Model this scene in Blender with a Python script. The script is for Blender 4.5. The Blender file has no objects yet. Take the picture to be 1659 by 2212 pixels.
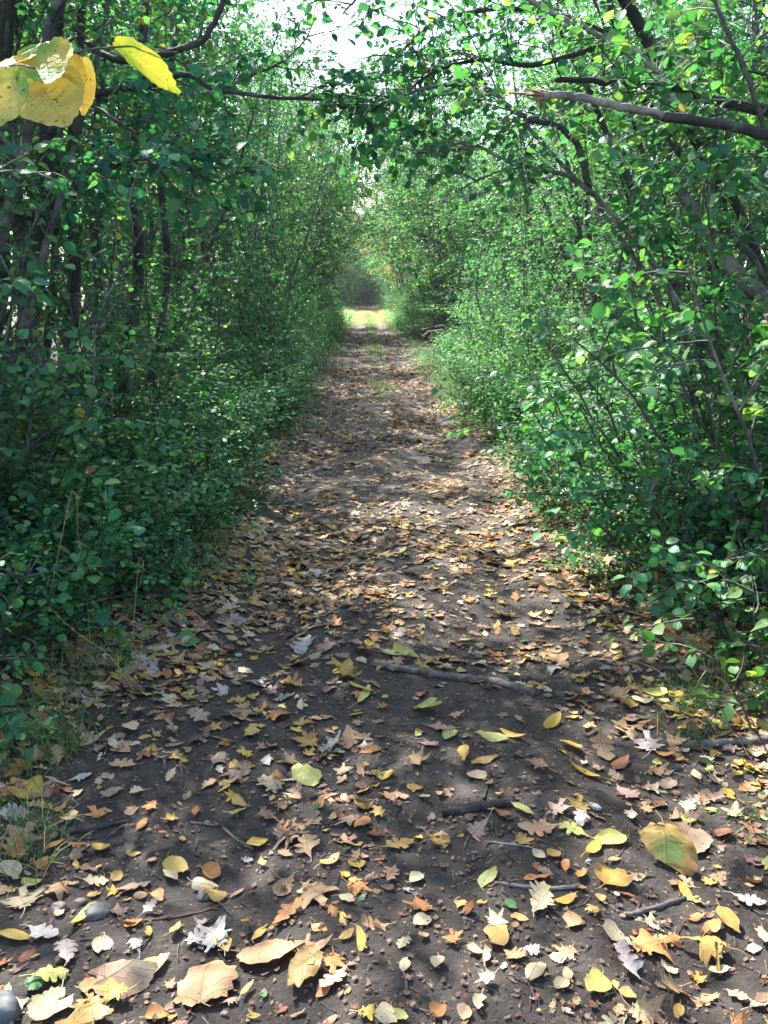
import bpy, math, random
import numpy as np
from mathutils import Vector
R = math.radians
sc = bpy.context.scene
col = sc.collection

# ------------------------------------------------------------------ camera
CAM = np.array([0.0, 0.0, 1.5])
PITCH, YAW, F = R(13.1), R(1.6), 1995.0          # F: focal length in units of a 2212 high picture
cam = bpy.data.objects.new('camera', bpy.data.cameras.new('camera'))
col.objects.link(cam); sc.camera = cam
cam.data.sensor_fit = 'VERTICAL'; cam.data.sensor_height = 24.0
cam.data.lens = 24.0 * F / 2212.0
cam.data.clip_end = 2000; cam.data.clip_start = 0.05
cam.location = CAM
cam.rotation_euler = (R(90) - PITCH, 0, -YAW)
fw = np.array([math.sin(YAW) * math.cos(PITCH), math.cos(YAW) * math.cos(PITCH), -math.sin(PITCH)])
rt = np.array([math.cos(YAW), -math.sin(YAW), 0.0])
upv = np.cross(rt, fw)

def P(px, py, depth):
    """the place seen at (px, py) of the 1659x2212 photograph, depth metres ahead"""
    return CAM + depth * (fw + rt * (px - 829.5) / F - upv * (py - 1106) / F)
def to_px(p):
    d = np.asarray(p) - CAM
    z = d @ fw
    return 829.5 + F * (d @ rt) / z, 1106 - F * (d @ upv) / z, z

# ------------------------------------------------------------------ terrain
_r = np.random.default_rng(5)
_W = []
for i in range(26):
    wl = 10 ** _r.uniform(math.log10(0.14), math.log10(2.2)); a = _r.uniform(0, 2 * math.pi)
    _W.append((2 * math.pi / wl * math.cos(a), 2 * math.pi / wl * math.sin(a), _r.uniform(0, 6.28), 0.0040 * wl ** 0.35))
def path_c(y): return 0.22 + 0.008 * np.minimum(y, 60)
def path_hw(y):
    y = np.asarray(y, float)
    return 1.0 + 0.5 * np.exp(-np.clip(y - 2.5, 0, 1e3) / 2.2) + 0.10 * np.sin(y * 0.9) + 0.06 * np.sin(y * 2.3 + 1)
def H(x, y):
    x = np.asarray(x, float); y = np.asarray(y, float)
    z = np.zeros(np.broadcast(x, y).shape)
    for kx, ky, ph, am in _W: z = z + am * np.sin(kx * x + ky * y + ph)
    z = z * np.clip(1.3 - np.abs(x) / 30, 0.2, 1)
    u = x - path_c(y); hw = path_hw(y)
    z = z - 0.03 * np.exp(-((np.abs(u) - 0.62) / 0.26) ** 2)           # wheel tracks
    z = z + 0.11 * (1 / (1 + np.exp(-(np.abs(u) - hw - 0.25) / 0.18)))     # verges stand a little proud
    z = z + 0.00017 * np.clip(y - 35, 0, 95) ** 2 * (y > 35)
    return z
def hit(px, py):
    """ground point seen at a pixel"""
    d = fw + rt * (px - 829.5) / F - upv * (py - 1106) / F
    t = -CAM[2] / d[2]
    for _ in range(6):
        p = CAM + d * t
        t = (float(H(p[0], p[1])) - CAM[2]) / d[2]
    return CAM + d * t

# ------------------------------------------------------------------ mesh helpers
def mk(name, V, polys, col_attr=None, luv=None, mats=(), smooth=True, link=True, parent=None):
    """polys: list of index arrays (n,k)"""
    me = bpy.data.meshes.new(name)
    V = np.asarray(V, np.float32).reshape(-1, 3)
    polys = [np.asarray(p, np.int32) for p in polys if len(p)]
    me.vertices.add(len(V)); me.vertices.foreach_set('co', V.ravel())
    idx = np.concatenate([p.ravel() for p in polys]); n = sum(len(p) for p in polys)
    tot = np.concatenate([np.full(len(p), p.shape[1], np.int32) for p in polys])
    st = np.concatenate([[0], np.cumsum(tot)[:-1]]).astype(np.int32)
    me.loops.add(len(idx)); me.loops.foreach_set('vertex_index', idx)
    me.polygons.add(n); me.polygons.foreach_set('loop_start', st)
    try: me.polygons.foreach_set('loop_total', tot)
    except Exception: pass
    me.polygons.foreach_set('use_smooth', np.full(n, smooth, bool))
    if col_attr is not None:
        a = me.attributes.new('Col', 'FLOAT_COLOR', 'POINT')
        c = np.ones((len(V), 4), np.float32); c[:, :3] = col_attr
        a.data.foreach_set('color', c.ravel())
    if luv is not None:
        a = me.attributes.new('luv', 'FLOAT_VECTOR', 'POINT')
        c = np.zeros((len(V), 3), np.float32); c[:, :luv.shape[1]] = luv
        a.data.foreach_set('vector', c.ravel())
    me.update(calc_edges=True)
    for m in mats: me.materials.append(m)
    o = bpy.data.objects.new(name, me)
    if link: col.objects.link(o)
    if parent is not None: o.parent = parent
    return o
def tag(o, label, cat, group=None, kind=None):
    if label: o['label'] = label
    if cat: o['category'] = cat
    if group: o['group'] = group
    if kind: o['kind'] = kind
    return o
def empty(name, loc=(0, 0, 0), rz=0):
    o = bpy.data.objects.new(name, None); col.objects.link(o)
    o.location = loc; o.rotation_euler = (0, 0, rz); o.empty_display_size = 0.2
    return o
def dup(root):
    r = root.copy(); col.objects.link(r)
    for ch in root.children:
        c = ch.copy(); col.objects.link(c); c.parent = r
    return r

class Tubes:
    def __init__(s): s.V = []; s.Q = []; s.C = []; s.n = 0
    def add(s, pts, rad, sides=5, c=(1, 1, 1), cap=True):
        pts = np.asarray(pts, float); rad = np.asarray(rad, float) * np.ones(len(pts))
        if cap:
            pts = np.vstack([pts, pts[-1] + (pts[-1] - pts[-2]) * 0.02]); rad = np.append(rad, 1e-4)
            pts = np.vstack([pts[0] - (pts[1] - pts[0]) * 0.02, pts]); rad = np.insert(rad, 0, 1e-4)
        T = np.gradient(pts, axis=0); T /= np.linalg.norm(T, axis=1)[:, None] + 1e-9
        ref = np.array([0.31, 0.95, 0.1]) if abs(T[:, 2]).mean() > 0.6 else np.array([0.1, 0.05, 1.0])
        A = np.cross(T, ref); A /= np.linalg.norm(A, axis=1)[:, None] + 1e-9
        B = np.cross(T, A)
        th = np.arange(sides) / sides * 2 * math.pi
        ring = pts[:, None] + rad[:, None, None] * (A[:, None] * np.cos(th)[None, :, None] + B[:, None] * np.sin(th)[None, :, None])
        m = len(pts); i = np.arange(m - 1)[:, None] * sides; j = np.arange(sides)[None]; k = (j + 1) % sides
        q = np.stack([i + j, i + k, i + sides + k, i + sides + j], -1).reshape(-1, 4) + s.n
        s.V.append(ring.reshape(-1, 3)); s.Q.append(q); s.C.append(np.tile(c, (m * sides, 1))); s.n += m * sides
    def build(s, name, mat, parent=None, link=True):
        return mk(name, np.vstack(s.V), [np.vstack(s.Q)], np.vstack(s.C), None, [mat], True, link, parent)

# --- green leaf template (unit length along y, normal z)
def leaf_tpl(stn, wid, fold=0.18, droop=0.22):
    V = [(0, 0, 0)]; uv = [(0, 0)]
    for t, w in zip(stn, wid):
        for sx in (-1, 0, 1):
            V.append((sx * w, t, abs(sx) * w * fold - droop * t * t)); uv.append((sx * w, t))
    V.append((0, 1.0, -droop)); uv.append((0, 1))
    n = len(stn); T = [(0, 2, 1), (0, 3, 2)]; Q = []
    for i in range(n - 1):
        a = 1 + 3 * i; b = a + 3
        Q += [(a, a + 1, b + 1, b), (a + 1, a + 2, b + 2, b + 1)]
    a = 1 + 3 * (n - 1); e = len(V) - 1
    T += [(a, a + 1, e), (a + 1, a + 2, e)]
    return np.array(V, float), np.array(T), np.array(Q), np.array(uv, float)
OVATE = leaf_tpl((0.12, 0.38, 0.68, 0.9), (0.22, 0.40, 0.36, 0.14))
SIMPLE = leaf_tpl((0.3, 0.72), (0.36, 0.30))
NARROW = leaf_tpl((0.2, 0.55, 0.85), (0.17, 0.23, 0.11), 0.25, 0.3)
PINN = leaf_tpl((0.25, 0.7), (0.26, 0.22), 0.2, 0.1)

class Leaves:
    def __init__(s): s.p = []; s.d = []; s.n = []; s.s = []
    def add(s, p, d, n, size): s.p.append(p); s.d.append(d); s.n.append(n); s.s.append(size)
    def arrays(s):
        return np.vstack(s.p), np.vstack(s.d), np.vstack(s.n), np.concatenate(s.s)
def place_leaves(tpl, p, d, n, size):
    d = d / (np.linalg.norm(d, axis=1)[:, None] + 1e-9)
    x = np.cross(d, n); x /= np.linalg.norm(x, axis=1)[:, None] + 1e-9
    z = np.cross(x, d)
    V0, T, Q, uv = tpl; m = len(V0); N = len(p)
    V = p[:, None] + size[:, None, None] * (x[:, None] * V0[None, :, 0:1] + d[:, None] * V0[None, :, 1:2] + z[:, None] * V0[None, :, 2:3])
    off = (np.arange(N) * m)[:, None, None]
    return V.reshape(-1, 3), (T[None] + off).reshape(-1, 3), (Q[None] + off).reshape(-1, 4), np.tile(uv, (N, 1)), m
GREENS = np.array([(.034, .138, .056), (.046, .168, .064), (.024, .104, .052), (.078, .215, .066), (.036, .146, .082), (.130, .262, .080)])
def leaf_colors(rng, N, m, odd=0.015, oddc=((.36, .30, .06), (.24, .12, .05), (.30, .32, .06)), tint=(1, 1, 1)):
    c = GREENS[rng.choice(len(GREENS), N, p=[.24, .25, .13, .16, .14, .08])] * rng.uniform(.75, 1.25, (N, 1)) * np.array(tint)
    k = rng.random(N) < odd
    oc = np.array(oddc); c[k] = oc[rng.integers(0, len(oc), k.sum())]
    return np.repeat(c, m, axis=0)

# ------------------------------------------------------------------ materials
def mat(name):
    m = bpy.data.materials.new(name); m.use_nodes = True
    nt = m.node_tree; nt.nodes.clear()
    out = nt.nodes.new('ShaderNodeOutputMaterial')
    return m, nt, out
def node(nt, t, **kw):
    n = nt.nodes.new(t)
    for k, v in kw.items():
        if k.startswith('i_'):
            key = k[2:]; n.inputs[int(key) if key.isdigit() else key.replace('_', ' ')].default_value = v
        else: setattr(n, k, v)
    return n
def mathn(nt, op, a, b=None, c=None, clamp=False):
    n = nt.nodes.new('ShaderNodeMath'); n.operation = op; n.use_clamp = clamp
    for i, v in enumerate((a, b, c)):
        if v is None: continue
        if hasattr(v, 'links'): nt.links.new(v, n.inputs[i])
        else: n.inputs[i].default_value = v
    return n.outputs[0]
def mixc(nt, f, a, b, blend='MIX'):
    n = nt.nodes.new('ShaderNodeMix'); n.data_type = 'RGBA'; n.blend_type = blend
    for i, v in ((0, f), (6, a), (7, b)):
        if hasattr(v, 'links'): nt.links.new(v, n.inputs[i])
        else: n.inputs[i].default_value = v if i == 0 else (*v, 1) if len(v) == 3 else v
    return n.outputs[2]
def ramp(nt, f, lo, hi):
    n = nt.nodes.new('ShaderNodeMapRange'); n.inputs[1].default_value = lo; n.inputs[2].default_value = hi
    nt.links.new(f, n.inputs[0]); return n.outputs[0]

def foliage_mat(name, trans=0.38, rough=0.42, tcol=(1.5, 1.25, .35), spots=0.0, veins=0.35, obj_var=True, spec=0.5, spot_scale=90):
    m, nt, out = mat(name); L = nt.links.new
    at = node(nt, 'ShaderNodeAttribute', attribute_name='Col')
    lu = node(nt, 'ShaderNodeAttribute', attribute_name='luv')
    sp = node(nt, 'ShaderNodeSeparateXYZ'); L(lu.outputs['Vector'], sp.inputs[0])
    ax = mathn(nt, 'ABSOLUTE', sp.outputs[0])
    mid = mathn(nt, 'SUBTRACT', 1.0, ramp(nt, ax, 0.006, 0.03))
    s = mathn(nt, 'SINE', mathn(nt, 'MULTIPLY', mathn(nt, 'SUBTRACT', sp.outputs[1], mathn(nt, 'MULTIPLY', ax, 0.75)), 44.0))
    side = ramp(nt, s, 0.80, 1.0)
    v = mathn(nt, 'MULTIPLY', mathn(nt, 'MAXIMUM', mid, mathn(nt, 'MULTIPLY', side, 0.6)), veins)
    c = at.outputs['Color']
    if obj_var:
        oi = node(nt, 'ShaderNodeObjectInfo')
        hs = node(nt, 'ShaderNodeHueSaturation')
        L(mathn(nt, 'MULTIPLY_ADD', oi.outputs['Random'], 0.05, 0.470), hs.inputs['Hue'])
        L(mathn(nt, 'MULTIPLY_ADD', oi.outputs['Random'], 0.35, 0.84), hs.inputs['Value'])
        L(c, hs.inputs['Color']); c = hs.outputs[0]
    dark = mixc(nt, v, c, (0, 0, 0)) if spots > 0.5 else mixc(nt, v, c, mixc(nt, 1.0, c, (1.9, 1.6, 1.5), 'MULTIPLY'))
    c2 = mixc(nt, mathn(nt, 'MULTIPLY', v, 0.5), c, dark) if spots > 0.5 else dark
    tc = node(nt, 'ShaderNodeTexCoord')
    nz = node(nt, 'ShaderNodeTexNoise', i_Scale=spot_scale, i_Detail=3.0)
    L(tc.outputs['Object'], nz.inputs['Vector'])
    mott = ramp(nt, nz.outputs[0], 0.30, 0.72)
    c2 = mixc(nt, mathn(nt, 'MULTIPLY', mott, 0.28 if spots else 0.15), c2, mixc(nt, 1.0, c2, (.45, .36, .3) if spots else (.55, .6, .6), 'MULTIPLY'))
    if spots:
        n2 = node(nt, 'ShaderNodeTexNoise', i_Scale=spot_scale * 2.6, i_Detail=1.5)
        L(tc.outputs['Object'], n2.inputs['Vector'])
        k = ramp(nt, n2.outputs[0], 0.66, 0.71)
        c2 = mixc(nt, mathn(nt, 'MULTIPLY', k, min(1.0, spots)), c2, (.045, .022, .012))
    b = node(nt, 'ShaderNodeBsdfPrincipled', i_Roughness=rough)
    b.inputs['Specular IOR Level'].default_value = spec
    L(c2, b.inputs['Base Color'])
    bm = node(nt, 'ShaderNodeBump', i_Strength=0.35, i_Distance=0.002)
    L(mathn(nt, 'ADD', mathn(nt, 'MULTIPLY', v, -2.0), nz.outputs[0]), bm.inputs['Height']); L(bm.outputs[0], b.inputs['Normal'])
    t = node(nt, 'ShaderNodeBsdfTranslucent'); L(mixc(nt, 1.0, c2, tcol, 'MULTIPLY'), t.inputs['Color'])
    ms = node(nt, 'ShaderNodeMixShader', i_0=trans); L(b.outputs[0], ms.inputs[1]); L(t.outputs[0], ms.inputs[2])
    L(ms.outputs[0], out.inputs[0])
    return m
M = {}
M['leaf'] = foliage_mat('green_leaf', 0.45, 0.55, (1.65, 1.7, .75), spec=.25)
M['low'] = foliage_mat('low_leaf', 0.36, 0.46, (1.6, 1.65, .7), spec=.28)
M['litter'] = foliage_mat('dry_leaf', 0.12, 0.62, (1.2, .9, .5), spots=0.75, veins=0.75, obj_var=False, spec=0.3, spot_scale=55)
M['yellow'] = foliage_mat('yellow_leaf', 0.30, 0.62, (1.15, 1.0, .4), spots=0.8, veins=0.55, obj_var=False, spec=0.2, spot_scale=60)
M['grass'] = foliage_mat('grass_blade', 0.30, 0.5, (1.5, 1.4, .5), veins=0.2)

def bark_mat(name, c1, c2, c3, scale=1.0, rough=.8):
    m, nt, out = mat(name); L = nt.links.new
    tc = node(nt, 'ShaderNodeTexCoord')
    mp = node(nt, 'ShaderNodeMapping'); mp.inputs['Scale'].default_value = (9 * scale, 9 * scale, 26 * scale)
    L(tc.outputs['Object'], mp.inputs[0])
    n1 = node(nt, 'ShaderNodeTexNoise', i_Scale=1.0, i_Detail=6.0); L(mp.outputs[0], n1.inputs['Vector'])
    n2 = node(nt, 'ShaderNodeTexNoise', i_Scale=5.0 * scale, i_Detail=4.0); L(tc.outputs['Object'], n2.inputs['Vector'])
    n3 = node(nt, 'ShaderNodeTexNoise', i_Scale=60.0 * scale, i_Detail=4.0); L(tc.outputs['Object'], n3.inputs['Vector'])
    c = mixc(nt, ramp(nt, n1.outputs[0], .38, .62), c1, c2)
    c = mixc(nt, ramp(nt, n2.outputs[0], .52, .66), c, c3)
    c = mixc(nt, mathn(nt, 'MULTIPLY', ramp(nt, n3.outputs[0], .35, .65), .5), c, mixc(nt, 1.0, c, (.4, .4, .4), 'MULTIPLY'))
    at = node(nt, 'ShaderNodeAttribute', attribute_name='Col'); c = mixc(nt, 1.0, c, at.outputs['Color'], 'MULTIPLY')
    b = node(nt, 'ShaderNodeBsdfPrincipled', i_Roughness=rough); L(c, b.inputs['Base Color'])
    bm = node(nt, 'ShaderNodeBump', i_Strength=0.8, i_Distance=0.006)
    L(mathn(nt, 'ADD', n1.outputs[0], mathn(nt, 'MULTIPLY', n3.outputs[0], .6)), bm.inputs['Height']); L(bm.outputs[0], b.inputs['Normal'])
    L(b.outputs[0], out.inputs[0]); return m
M['bark'] = bark_mat('grey_bark', (.038, .034, .031), (.085, .077, .070), (.18, .175, .155))
M['bark_dark'] = bark_mat('dark_bark', (.018, .016, .015), (.038, .034, .030), (.085, .085, .07))
M['bark_pale'] = bark_mat('pale_bark', (.10, .085, .075), (.24, .22, .195), (.36, .35, .31))  # paler bark: paints sunlight onto the lit limbs, also serves dead wood
M['wood'] = bark_mat('torn_wood', (.09, .04, .025), (.24, .12, .07), (.34, .22, .13))
M['stick'] = bark_mat('stick_bark', (.055, .045, .040), (.13, .11, .10), (.20, .18, .16), 3)
M['stick_dark'] = bark_mat('wet_stick_bark', (.016, .013, .012), (.035, .028, .025), (.08, .07, .06), 3)
M['stalk'] = bark_mat('dry_stalk', (.34, .20, .07), (.42, .27, .11), (.48, .33, .17), 4, .6)

def stone_mat(name, a, b_):
    m, nt, out = mat(name); L = nt.links.new
    tc = node(nt, 'ShaderNodeTexCoord'); n1 = node(nt, 'ShaderNodeTexNoise', i_Scale=14.0, i_Detail=8.0); L(tc.outputs['Object'], n1.inputs['Vector'])
    n2 = node(nt, 'ShaderNodeTexNoise', i_Scale=120.0, i_Detail=3.0); L(tc.outputs['Object'], n2.inputs['Vector'])
    c = mixc(nt, ramp(nt, n1.outputs[0], .35, .65), a, b_)
    c = mixc(nt, mathn(nt, 'MULTIPLY', ramp(nt, n2.outputs[0], .5, .6), .4), c, (.02, .02, .02))
    b = node(nt, 'ShaderNodeBsdfPrincipled', i_Roughness=.62); L(c, b.inputs['Base Color'])
    bm = node(nt, 'ShaderNodeBump', i_Strength=0.5, i_Distance=0.004); L(n1.outputs[0], bm.inputs['Height']); L(bm.outputs[0], b.inputs['Normal'])
    L(b.outputs[0], out.inputs[0]); return m
M['stone_blue'] = stone_mat('blue_grey_stone', (.045, .055, .062), (.11, .13, .14))
M['stone_green'] = stone_mat('green_grey_stone', (.045, .052, .046), (.095, .11, .098))
M['stone_brown'] = stone_mat('brown_stone', (.06, .045, .04), (.12, .09, .08))
M['stone_pale'] = stone_mat('pale_stone', (.30, .31, .32), (.5, .52, .54))

def soil_mat():
    m, nt, out = mat('dark_soil'); L = nt.links.new
    tc = node(nt, 'ShaderNodeTexCoord'); O = tc.outputs['Object']
    def nz(s, d=5.0, r=.55):
        n = node(nt, 'ShaderNodeTexNoise', i_Scale=s, i_Detail=d, i_Roughness=r); L(O, n.inputs['Vector']); return n.outputs[0]
    big, mid, fine, grit = nz(0.9), nz(7.0), nz(45.0, 8.0, .65), nz(240.0, 4.0, .7)
    c = mixc(nt, ramp(nt, big, .35, .68), (.018, .0145, .0125), (.038, .031, .027))
    c = mixc(nt, ramp(nt, mid, .40, .66), c, (.050, .041, .035))
    c = mixc(nt, mathn(nt, 'MULTIPLY', ramp(nt, fine, .52, .68), .55), c, (.020, .016, .014))
    c = mixc(nt, mathn(nt, 'MULTIPLY', ramp(nt, grit, .62, .72), .4), c, (.11, .09, .075))
    vo = node(nt, 'ShaderNodeTexVoronoi', i_Scale=70.0); L(O, vo.inputs['Vector'])
    sp = node(nt, 'ShaderNodeSeparateColor'); L(vo.outputs['Color'], sp.inputs[0])
    spk = mathn(nt, 'MULTIPLY', mathn(nt, 'GREATER_THAN', sp.outputs[0], .88), mathn(nt, 'LESS_THAN', vo.outputs['Distance'], .32))
    c = mixc(nt, spk, c, mixc(nt, sp.outputs[1], (.10, .05, .03), (.22, .15, .08)))
    b = node(nt, 'ShaderNodeBsdfPrincipled'); L(c, b.inputs['Base Color'])
    L(mathn(nt, 'MULTIPLY_ADD', fine, .35, .55), b.inputs['Roughness']); b.inputs['Specular IOR Level'].default_value = .35
    h = mathn(nt, 'ADD', mathn(nt, 'MULTIPLY', mid, 1.2), mathn(nt, 'ADD', mathn(nt, 'MULTIPLY', fine, .8), mathn(nt, 'MULTIPLY', grit, .22)))
    bm = node(nt, 'ShaderNodeBump', i_Strength=0.9, i_Distance=0.022); L(h, bm.inputs['Height']); L(bm.outputs[0], b.inputs['Normal'])
    L(b.outputs[0], out.inputs[0]); return m
M['soil'] = soil_mat()
def floor_mat():
    m, nt, out = mat('woodland_floor'); L = nt.links.new
    tc = node(nt, 'ShaderNodeTexCoord'); O = tc.outputs['Object']
    vo = node(nt, 'ShaderNodeTexVoronoi', i_Scale=14.0); L(O, vo.inputs['Vector'])
    n = node(nt, 'ShaderNodeTexNoise', i_Scale=3.0, i_Detail=6.0); L(O, n.inputs['Vector'])
    sp = node(nt, 'ShaderNodeSeparateColor'); L(vo.outputs['Color'], sp.inputs[0])
    c = mixc(nt, sp.outputs[0], (.05, .032, .02), (.15, .09, .045)); c = mixc(nt, ramp(nt, n.outputs[0], .4, .6), c, (.03, .028, .02))
    b = node(nt, 'ShaderNodeBsdfPrincipled', i_Roughness=.9); L(c, b.inputs['Base Color'])
    bm = node(nt, 'ShaderNodeBump', i_Strength=0.8, i_Distance=0.03); L(vo.outputs['Distance'], bm.inputs['Height']); L(bm.outputs[0], b.inputs['Normal'])
    L(b.outputs[0], out.inputs[0]); return m
M['floor'] = floor_mat()

# ------------------------------------------------------------------ ground
def graded(lo, hi, fine_lo, fine_hi, step, grow=1.09):
    a = list(np.arange(fine_lo, fine_hi + 1e-6, step)); s = step
    while a[-1] < hi: s *= grow; a.append(a[-1] + s)
    s = step; b = []
    x = fine_lo
    while x > lo: s *= grow; x -= s; b.append(x)
    return np.array(b[::-1] + a)
gx = graded(-180, 180, -2.4, 2.6, 0.03); gy = graded(-60, 400, 1.2, 8.5, 0.03, 1.012)
X, Y = np.meshgrid(gx, gy)
Z = H(X, Y)
nx, ny = len(gx), len(gy)
a = (np.arange(ny - 1)[:, None] * nx + np.arange(nx - 1)[None]).reshape(-1)
q = np.stack([a, a + 1, a + 1 + nx, a + nx], -1)
g = mk('ground', np.stack([X, Y, Z], -1), [q], mats=[M['soil'], M['floor']])
cx = X[:-1, :-1].ravel(); cy = Y[:-1, :-1].ravel()
off = np.abs(cx - path_c(cy)) > path_hw(cy) + 1.6
g.data.polygons.foreach_set('material_index', off.astype(np.int32))
tag(g, 'dark trodden soil of the woodland path and floor', None, kind='structure')

# ------------------------------------------------------------------ branching
def unit(v): return v / (np.linalg.norm(v) + 1e-9)
def walk(rng, p, d, length, n, wander=.12, lift=0.0):
    pts = [np.array(p, float)]; d = unit(np.array(d, float)); s = length / n
    for i in range(n):
        d = unit(d + rng.normal(0, wander, 3) + np.array([0, 0, lift])); pts.append(pts[-1] + d * s)
    return np.array(pts)
def at_t(pts, t):
    f = t * (len(pts) - 1); i = min(int(f), len(pts) - 2); return pts[i] + (pts[i + 1] - pts[i]) * (f - i), unit(pts[i + 1] - pts[i])
def side_dir(rng, d, ang):
    r = rng.normal(0, 1, 3); r = unit(r - d * (r @ d)); return unit(d * math.cos(ang) + r * math.sin(ang))
def leafy(rng, LV, pts, spacing, size, start=0.1, spread=1.0, up=0.75, droop=0.25):
    seg = np.linalg.norm(np.diff(pts, axis=0), axis=1); tot = seg.sum()
    n = max(2, int(tot / spacing)); t = start + (1 - start) * (np.arange(n) + rng.random(n) * .6) / n
    f = np.clip(t * (len(pts) - 1), 0, len(pts) - 1.001); i = f.astype(int); fr = (f - i)[:, None]
    p = pts[i] * (1 - fr) + pts[i + 1] * fr; d = pts[i + 1] - pts[i]; d /= np.linalg.norm(d, axis=1)[:, None] + 1e-9
    upw = np.array([0, 0, 1.0]); s = np.cross(d, upw) + rng.normal(0, .25, (n, 3)); s /= np.linalg.norm(s, axis=1)[:, None] + 1e-9
    s *= np.where(np.arange(n) % 2, 1, -1)[:, None]
    ld = d * rng.uniform(.3, 1, (n, 1)) + s * spread + np.array([0, 0, -1.0]) * rng.uniform(-.2, .2 + 2 * droop, (n, 1))
    nn = upw * up + rng.normal(0, .42, (n, 3))
    LV.add(p + ld * 0.012, ld, nn, size * rng.uniform(.45, 1.2, n))

def finish_leaves(rng, LV, tpl, name, m, parent=None, odd=.015, tint=(1, 1, 1), link=True, oddc=None, cut=None):
    p, d, n, s = LV.arrays()
    if cut is not None:
        k = cut(p); p, d, n, s = p[k], d[k], n[k], s[k]
    V, T, Q, uv, mm = place_leaves(tpl, p, d, n, s)
    kw = {} if oddc is None else {'oddc': oddc}
    c = leaf_colors(rng, len(p), mm, odd, tint=tint, **kw)
    return mk(name, V, [T, Q], c, uv, [m], True, link, parent)

BARKS = {'g': 'bark', 'd': 'bark_dark'}
def gen_tree(seed, name, h=6.0, stems=4, lean=(0.3, 0), r0=.045, nbr=13, brlen=1.7, ntw=9, twlen=.45, leaf=.055, spacing=.045,
             tpl=OVATE, tilt=.22, low=.18, tint=(1, 1, 1), odd=.003, bark='g', oddc=None, wander=.05, gap=0.02, part='stem', mat_key='leaf', drop=-.04, prune=False):
    rng = np.random.default_rng(seed)
    root = empty(name); LV = Leaves()
    for s in range(stems):
        tb = Tubes()
        a = rng.uniform(0, 6.28); b0 = np.array([math.cos(a), math.sin(a), 0]) * rng.uniform(.03, .28) * (stems > 1)
        d = unit(np.array([lean[0] * rng.uniform(.3, 1.5) + math.cos(a) * tilt, lean[1] + math.sin(a) * tilt, 1.0]))
        hh = h * rng.uniform(.72, 1.08)
        st = walk(rng, b0 - np.array([0, 0, .15]), d, hh * 1.08, 16, wander, .0)
        rr = r0 * rng.uniform(.65, 1.25) * (1 - np.linspace(0, 1, 17) ** 1.2 * .86)
        tb.add(st, rr, 7)
        for k in range(nbr):
            dens = rng.choice((.45, 1.0, 1.5), p=(.3, .4, .3)); t = low + (1 - low) * (k + rng.random()) / nbr
            p, dd = at_t(st, min(t, .995))
            bl = brlen * (1.15 - .65 * t) * rng.uniform(.55, 1.2)
            bd = side_dir(rng, dd, rng.uniform(.7, 1.25)); bd[2] = bd[2] * .6 + .12
            br = walk(rng, p, bd, bl, 7, .13, drop)
            rr_ = math.hypot(br[-1][0], br[-1][1])
            if prune == 1 and rr_ > 1.35 and br[-1][2] < 1.7 + .5 * rr_: continue
            if prune == 2 and rr_ > 2.0 and br[-1][2] < 2.1: continue
            tb.add(br, rr[min(16, int(t * 16))] * .45 * (1 - np.linspace(0, 1, 8) * .8) + .0015, 4)
            nt_ = max(2, int(ntw * dens))
            for j in range(nt_):
                t2 = .12 + .88 * (j + rng.random()) / nt_
                q_, qd = at_t(br, min(t2, .99))
                tw = walk(rng, q_, side_dir(rng, qd, rng.uniform(.4, 1.1)), twlen * rng.uniform(.5, 1.3), 4, .16, -.05)
                tb.add(tw, np.linspace(.0035, .0014, 5), 3, cap=False)
                leafy(rng, LV, tw, spacing, leaf)
            leafy(rng, LV, br, spacing * 2.2, leaf, .35)
        tb.build(part if stems > 1 else 'trunk', M['bark_dark' if bark == 'd' else 'bark'], root)
    finish_leaves(rng, LV, tpl, 'crown', M[mat_key], root, odd, tint, oddc=oddc)
    return root

def gen_low(seed, name, h=.45, stems=6, leaf=.05, spacing=.035, tpl=OVATE, tint=(1, 1, 1), spread=.45, odd=.01, br=3):
    rng = np.random.default_rng(seed); root = empty(name); LV = Leaves(); tb = Tubes()
    for s in range(stems):
        a = rng.uniform(0, 6.28)
        d = unit(np.array([math.cos(a) * spread, math.sin(a) * spread, 1])); hh = h * rng.uniform(.55, 1.15)
        st = walk(rng, np.array([math.cos(a), math.sin(a), 0]) * rng.uniform(0, .13) - np.array([0, 0, .03]), d, hh, 7, .10, -.03)
        tb.add(st, np.linspace(.004, .0018, 8), 4)
        leafy(rng, LV, st, spacing, leaf, .3, up=1.3, droop=.1)
        for k in range(br):
            p, dd = at_t(st, rng.uniform(.3, .95))
            tw = walk(rng, p, side_dir(rng, dd, rng.uniform(.6, 1.2)), hh * rng.uniform(.2, .5), 4, .12, .0)
            tb.add(tw, np.linspace(.0024, .0012, 5), 3, cap=False)
            leafy(rng, LV, tw, spacing, leaf, .15, up=1.3, droop=.1)
    tb.build('stems', M['bark_dark'], root)
    finish_leaves(rng, LV, tpl, 'foliage', M['low'], root, odd, tuple(1.35 * t_ for t_ in tint))
    return root

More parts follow.
